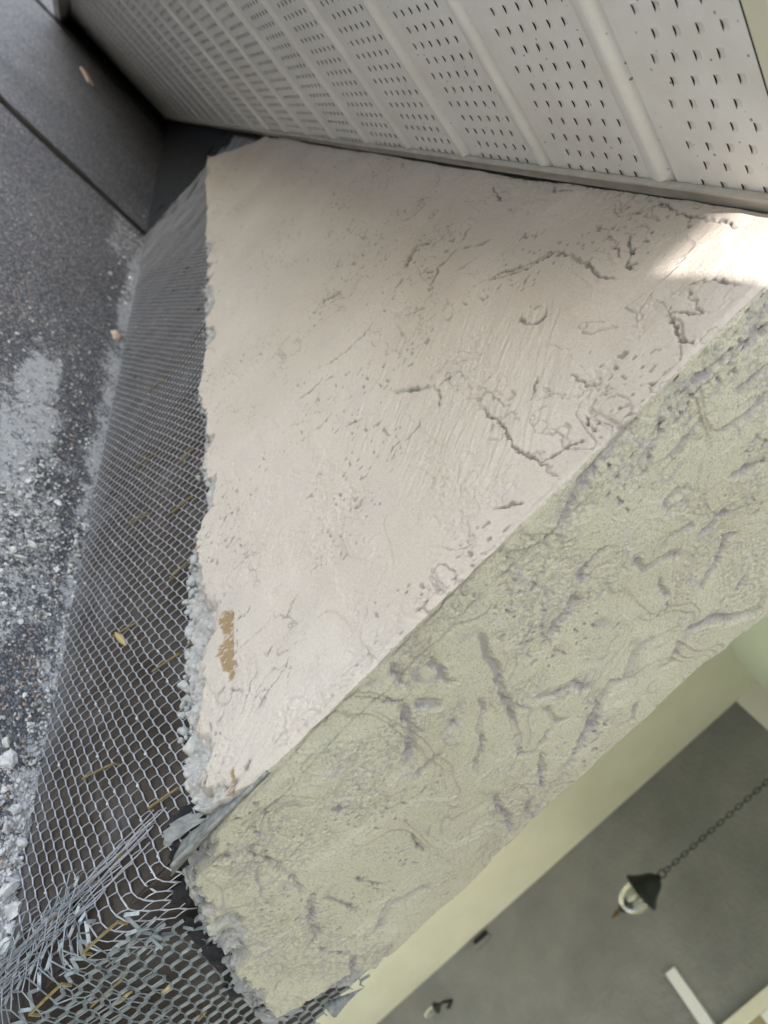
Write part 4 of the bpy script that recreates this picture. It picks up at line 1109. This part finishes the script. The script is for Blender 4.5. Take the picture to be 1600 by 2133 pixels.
# hanging lantern
YL = 2.5
ring = px_on(1377, 1822, 1, YL); LX, LZ = ring[0], ring[2]
LAN = thing("hanging_lantern", "black lantern with a flared cap and clear glass hanging on a chain in the porch", "lantern", (LX, YL, LZ - 0.24))
def lp(name, prof, mat, n=24, smooth=True):
    v, f = lathe(prof, LX, YL, LZ, n); return link(name, mesh_np(name, v, f, mat, smooth), LAN)
lp("cap", [(0.0, -0.006), (0.011, -0.008), (0.013, -0.016), (0.024, -0.022), (0.033, -0.036), (0.041, -0.056), (0.052, -0.076), (0.066, -0.092), (0.068, -0.099), (0.063, -0.100), (0.048, -0.090), (0.0, -0.085)], M['black'])
lp("glass", [(0.046, -0.094), (0.049, -0.115), (0.048, -0.140), (0.040, -0.165), (0.026, -0.182), (0.010, -0.190), (0.010, -0.188), (0.025, -0.180), (0.0385, -0.164), (0.0465, -0.140), (0.0475, -0.115), (0.0445, -0.094)], M['glass'], 28)
SOCK = lp("socket_cluster", [(0.0, -0.150), (0.012, -0.151), (0.022, -0.160), (0.024, -0.172), (0.018, -0.188), (0.012, -0.196), (0.0, -0.198)], M['black'], 16)
lp("finial", [(0.0, -0.196), (0.008, -0.198), (0.006, -0.208), (0.009, -0.216), (0.006, -0.226), (0.002, -0.242), (0.0, -0.244)], M['rust'], 12)
for k in range(3):
    a = k * 2.094 + 0.5
    v, f = lathe([(0.0, -0.106), (0.005, -0.110), (0.0095, -0.122), (0.0105, -0.134), (0.008, -0.146), (0.006, -0.152), (0.0, -0.153)], LX + 0.020 * math.cos(a), YL + 0.020 * math.sin(a), LZ, 12)
    o = link("bulb", mesh_np("bulb", v, f, M['bulb'], True)); o.parent = SOCK
    v, f = tubes([[LX + 0.046 * math.cos(a + 1), YL + 0.046 * math.sin(a + 1), LZ - 0.094]], [[LX + 0.020 * math.cos(a + 1), YL + 0.020 * math.sin(a + 1), LZ - 0.190]], 0.0018, sides=6)
    link("cage_wire", mesh_np("cage_wire", v, f, M['black'], True), LAN)
def link_mesh(R, r, stretch, n=14, m=6):
    V = []
    for i in range(n):
        a = i * 2 * math.pi / n
        for j in range(m):
            b = j * 2 * math.pi / m; rr = R + r * math.cos(b)
            V.append((rr * math.cos(a), r * math.sin(b), rr * math.sin(a) * 1.0 + math.copysign(stretch, math.sin(a)) * (abs(math.sin(a)) > 1e-6)))
    f = [[i * m + j, i * m + (j + 1) % m, ((i + 1) % n) * m + (j + 1) % m, ((i + 1) % n) * m + j] for i in range(n) for j in range(m)]
    return mesh_np("chain_link", np.array(V), np.array(f), M['black'], True)
o = link("top_ring", link_mesh(0.013, 0.0024, 0.0), LAN); o.location = Vector((LX, YL, LZ + 0.006)) - LAN.location
lm = link_mesh(0.0065, 0.0019, 0.007); z = LZ + 0.028; k = 0
while z < ZC - 0.01:
    o = link("chain_link", lm, LAN); o.location = Vector((LX, YL, z)) - LAN.location; o.rotation_euler = (0, 0, (k % 2) * math.pi / 2 + 0.35); z += 0.0215; k += 1
v, f = lathe([(0.0, 0.0), (0.045, 0.0), (0.05, -0.012), (0.03, -0.02), (0.0, -0.02)], LX, YL, ZC, 18); link("canopy", mesh_np("canopy", v, f, M['black'], True), LAN)

# ------------------------------------------------------------------ unseen blockers added to shade the corner and shape the sun patch
XW0, XW1 = 0.85, 0.95
kx = SUN_DIR[1] / SUN_DIR[0]; kz = SUN_DIR[2] / SUN_DIR[0]
yl = kx * (XW1 + 0.063)
yr = kx * (XW0 - 0.001)
zs_ = 0.236 + kz * (XW0 + 0.03)
w1 = box("sun_blocker_post", XW0, XW1, yl - 0.34, yl, -3.0, 0.80, M['sun_blocker']); tag(w1, "added sun-blocking post farther from the wall, out of view to the right", "post")
w2 = box("sun_blocker_post", XW0, XW1, yr, yr + 0.36, -3.0, 0.80, M['sun_blocker']); tag(w2, "added sun-blocking post nearer the side wall face, out of view to the right", "post")
w3 = box("sun_blocker_sill", XW0 + 0.01, XW1 - 0.01, yl + 0.001, yr - 0.001, -3.0, zs_, M['sun_blocker']); tag(w3, "added sun-blocking sill between the two blocker posts, out of view", "parapet")
XH0, XH1 = 11.0, 13.2
def far_blocker(y0, y1, label):  # house shapes added as sun blockers, with a gap for the patch
    h = thing("sun_blocker_house", label, "house", ((XH0 + XH1) / 2, (y0 + y1) / 2, -3.0), "unseen sun blockers")
    box("wall", XH0, XH1, y0, y1, -3.0, 3.55, M['sun_blocker'], h)
    ov = 0.08; xm = (XH0 + XH1) / 2
    v = np.array([[XH0 - 0.3, y0 - ov, 3.46], [XH1 + 0.3, y0 - ov, 3.46], [xm, y0 - ov, 4.4], [XH0 - 0.3, y1 + ov, 3.46], [XH1 + 0.3, y1 + ov, 3.46], [xm, y1 + ov, 4.4]], float)
    o = link("roof", mesh_np("roof", v, [np.array([[0, 2, 1], [3, 4, 5]]), np.array([[0, 3, 5, 2], [1, 2, 5, 4], [0, 1, 4, 3]])], M['bitumen'], False), h)
far_blocker(-40.0, kx * (XH1 + 0.45) - 0.1, "added house-shaped sun blocker with a dark gable roof, south of the narrow gap, out of view")
far_blocker(kx * (XH0 - 0.45) + 0.1, 30.0, "added house-shaped sun blocker with a dark gable roof, north of the narrow gap, out of view")
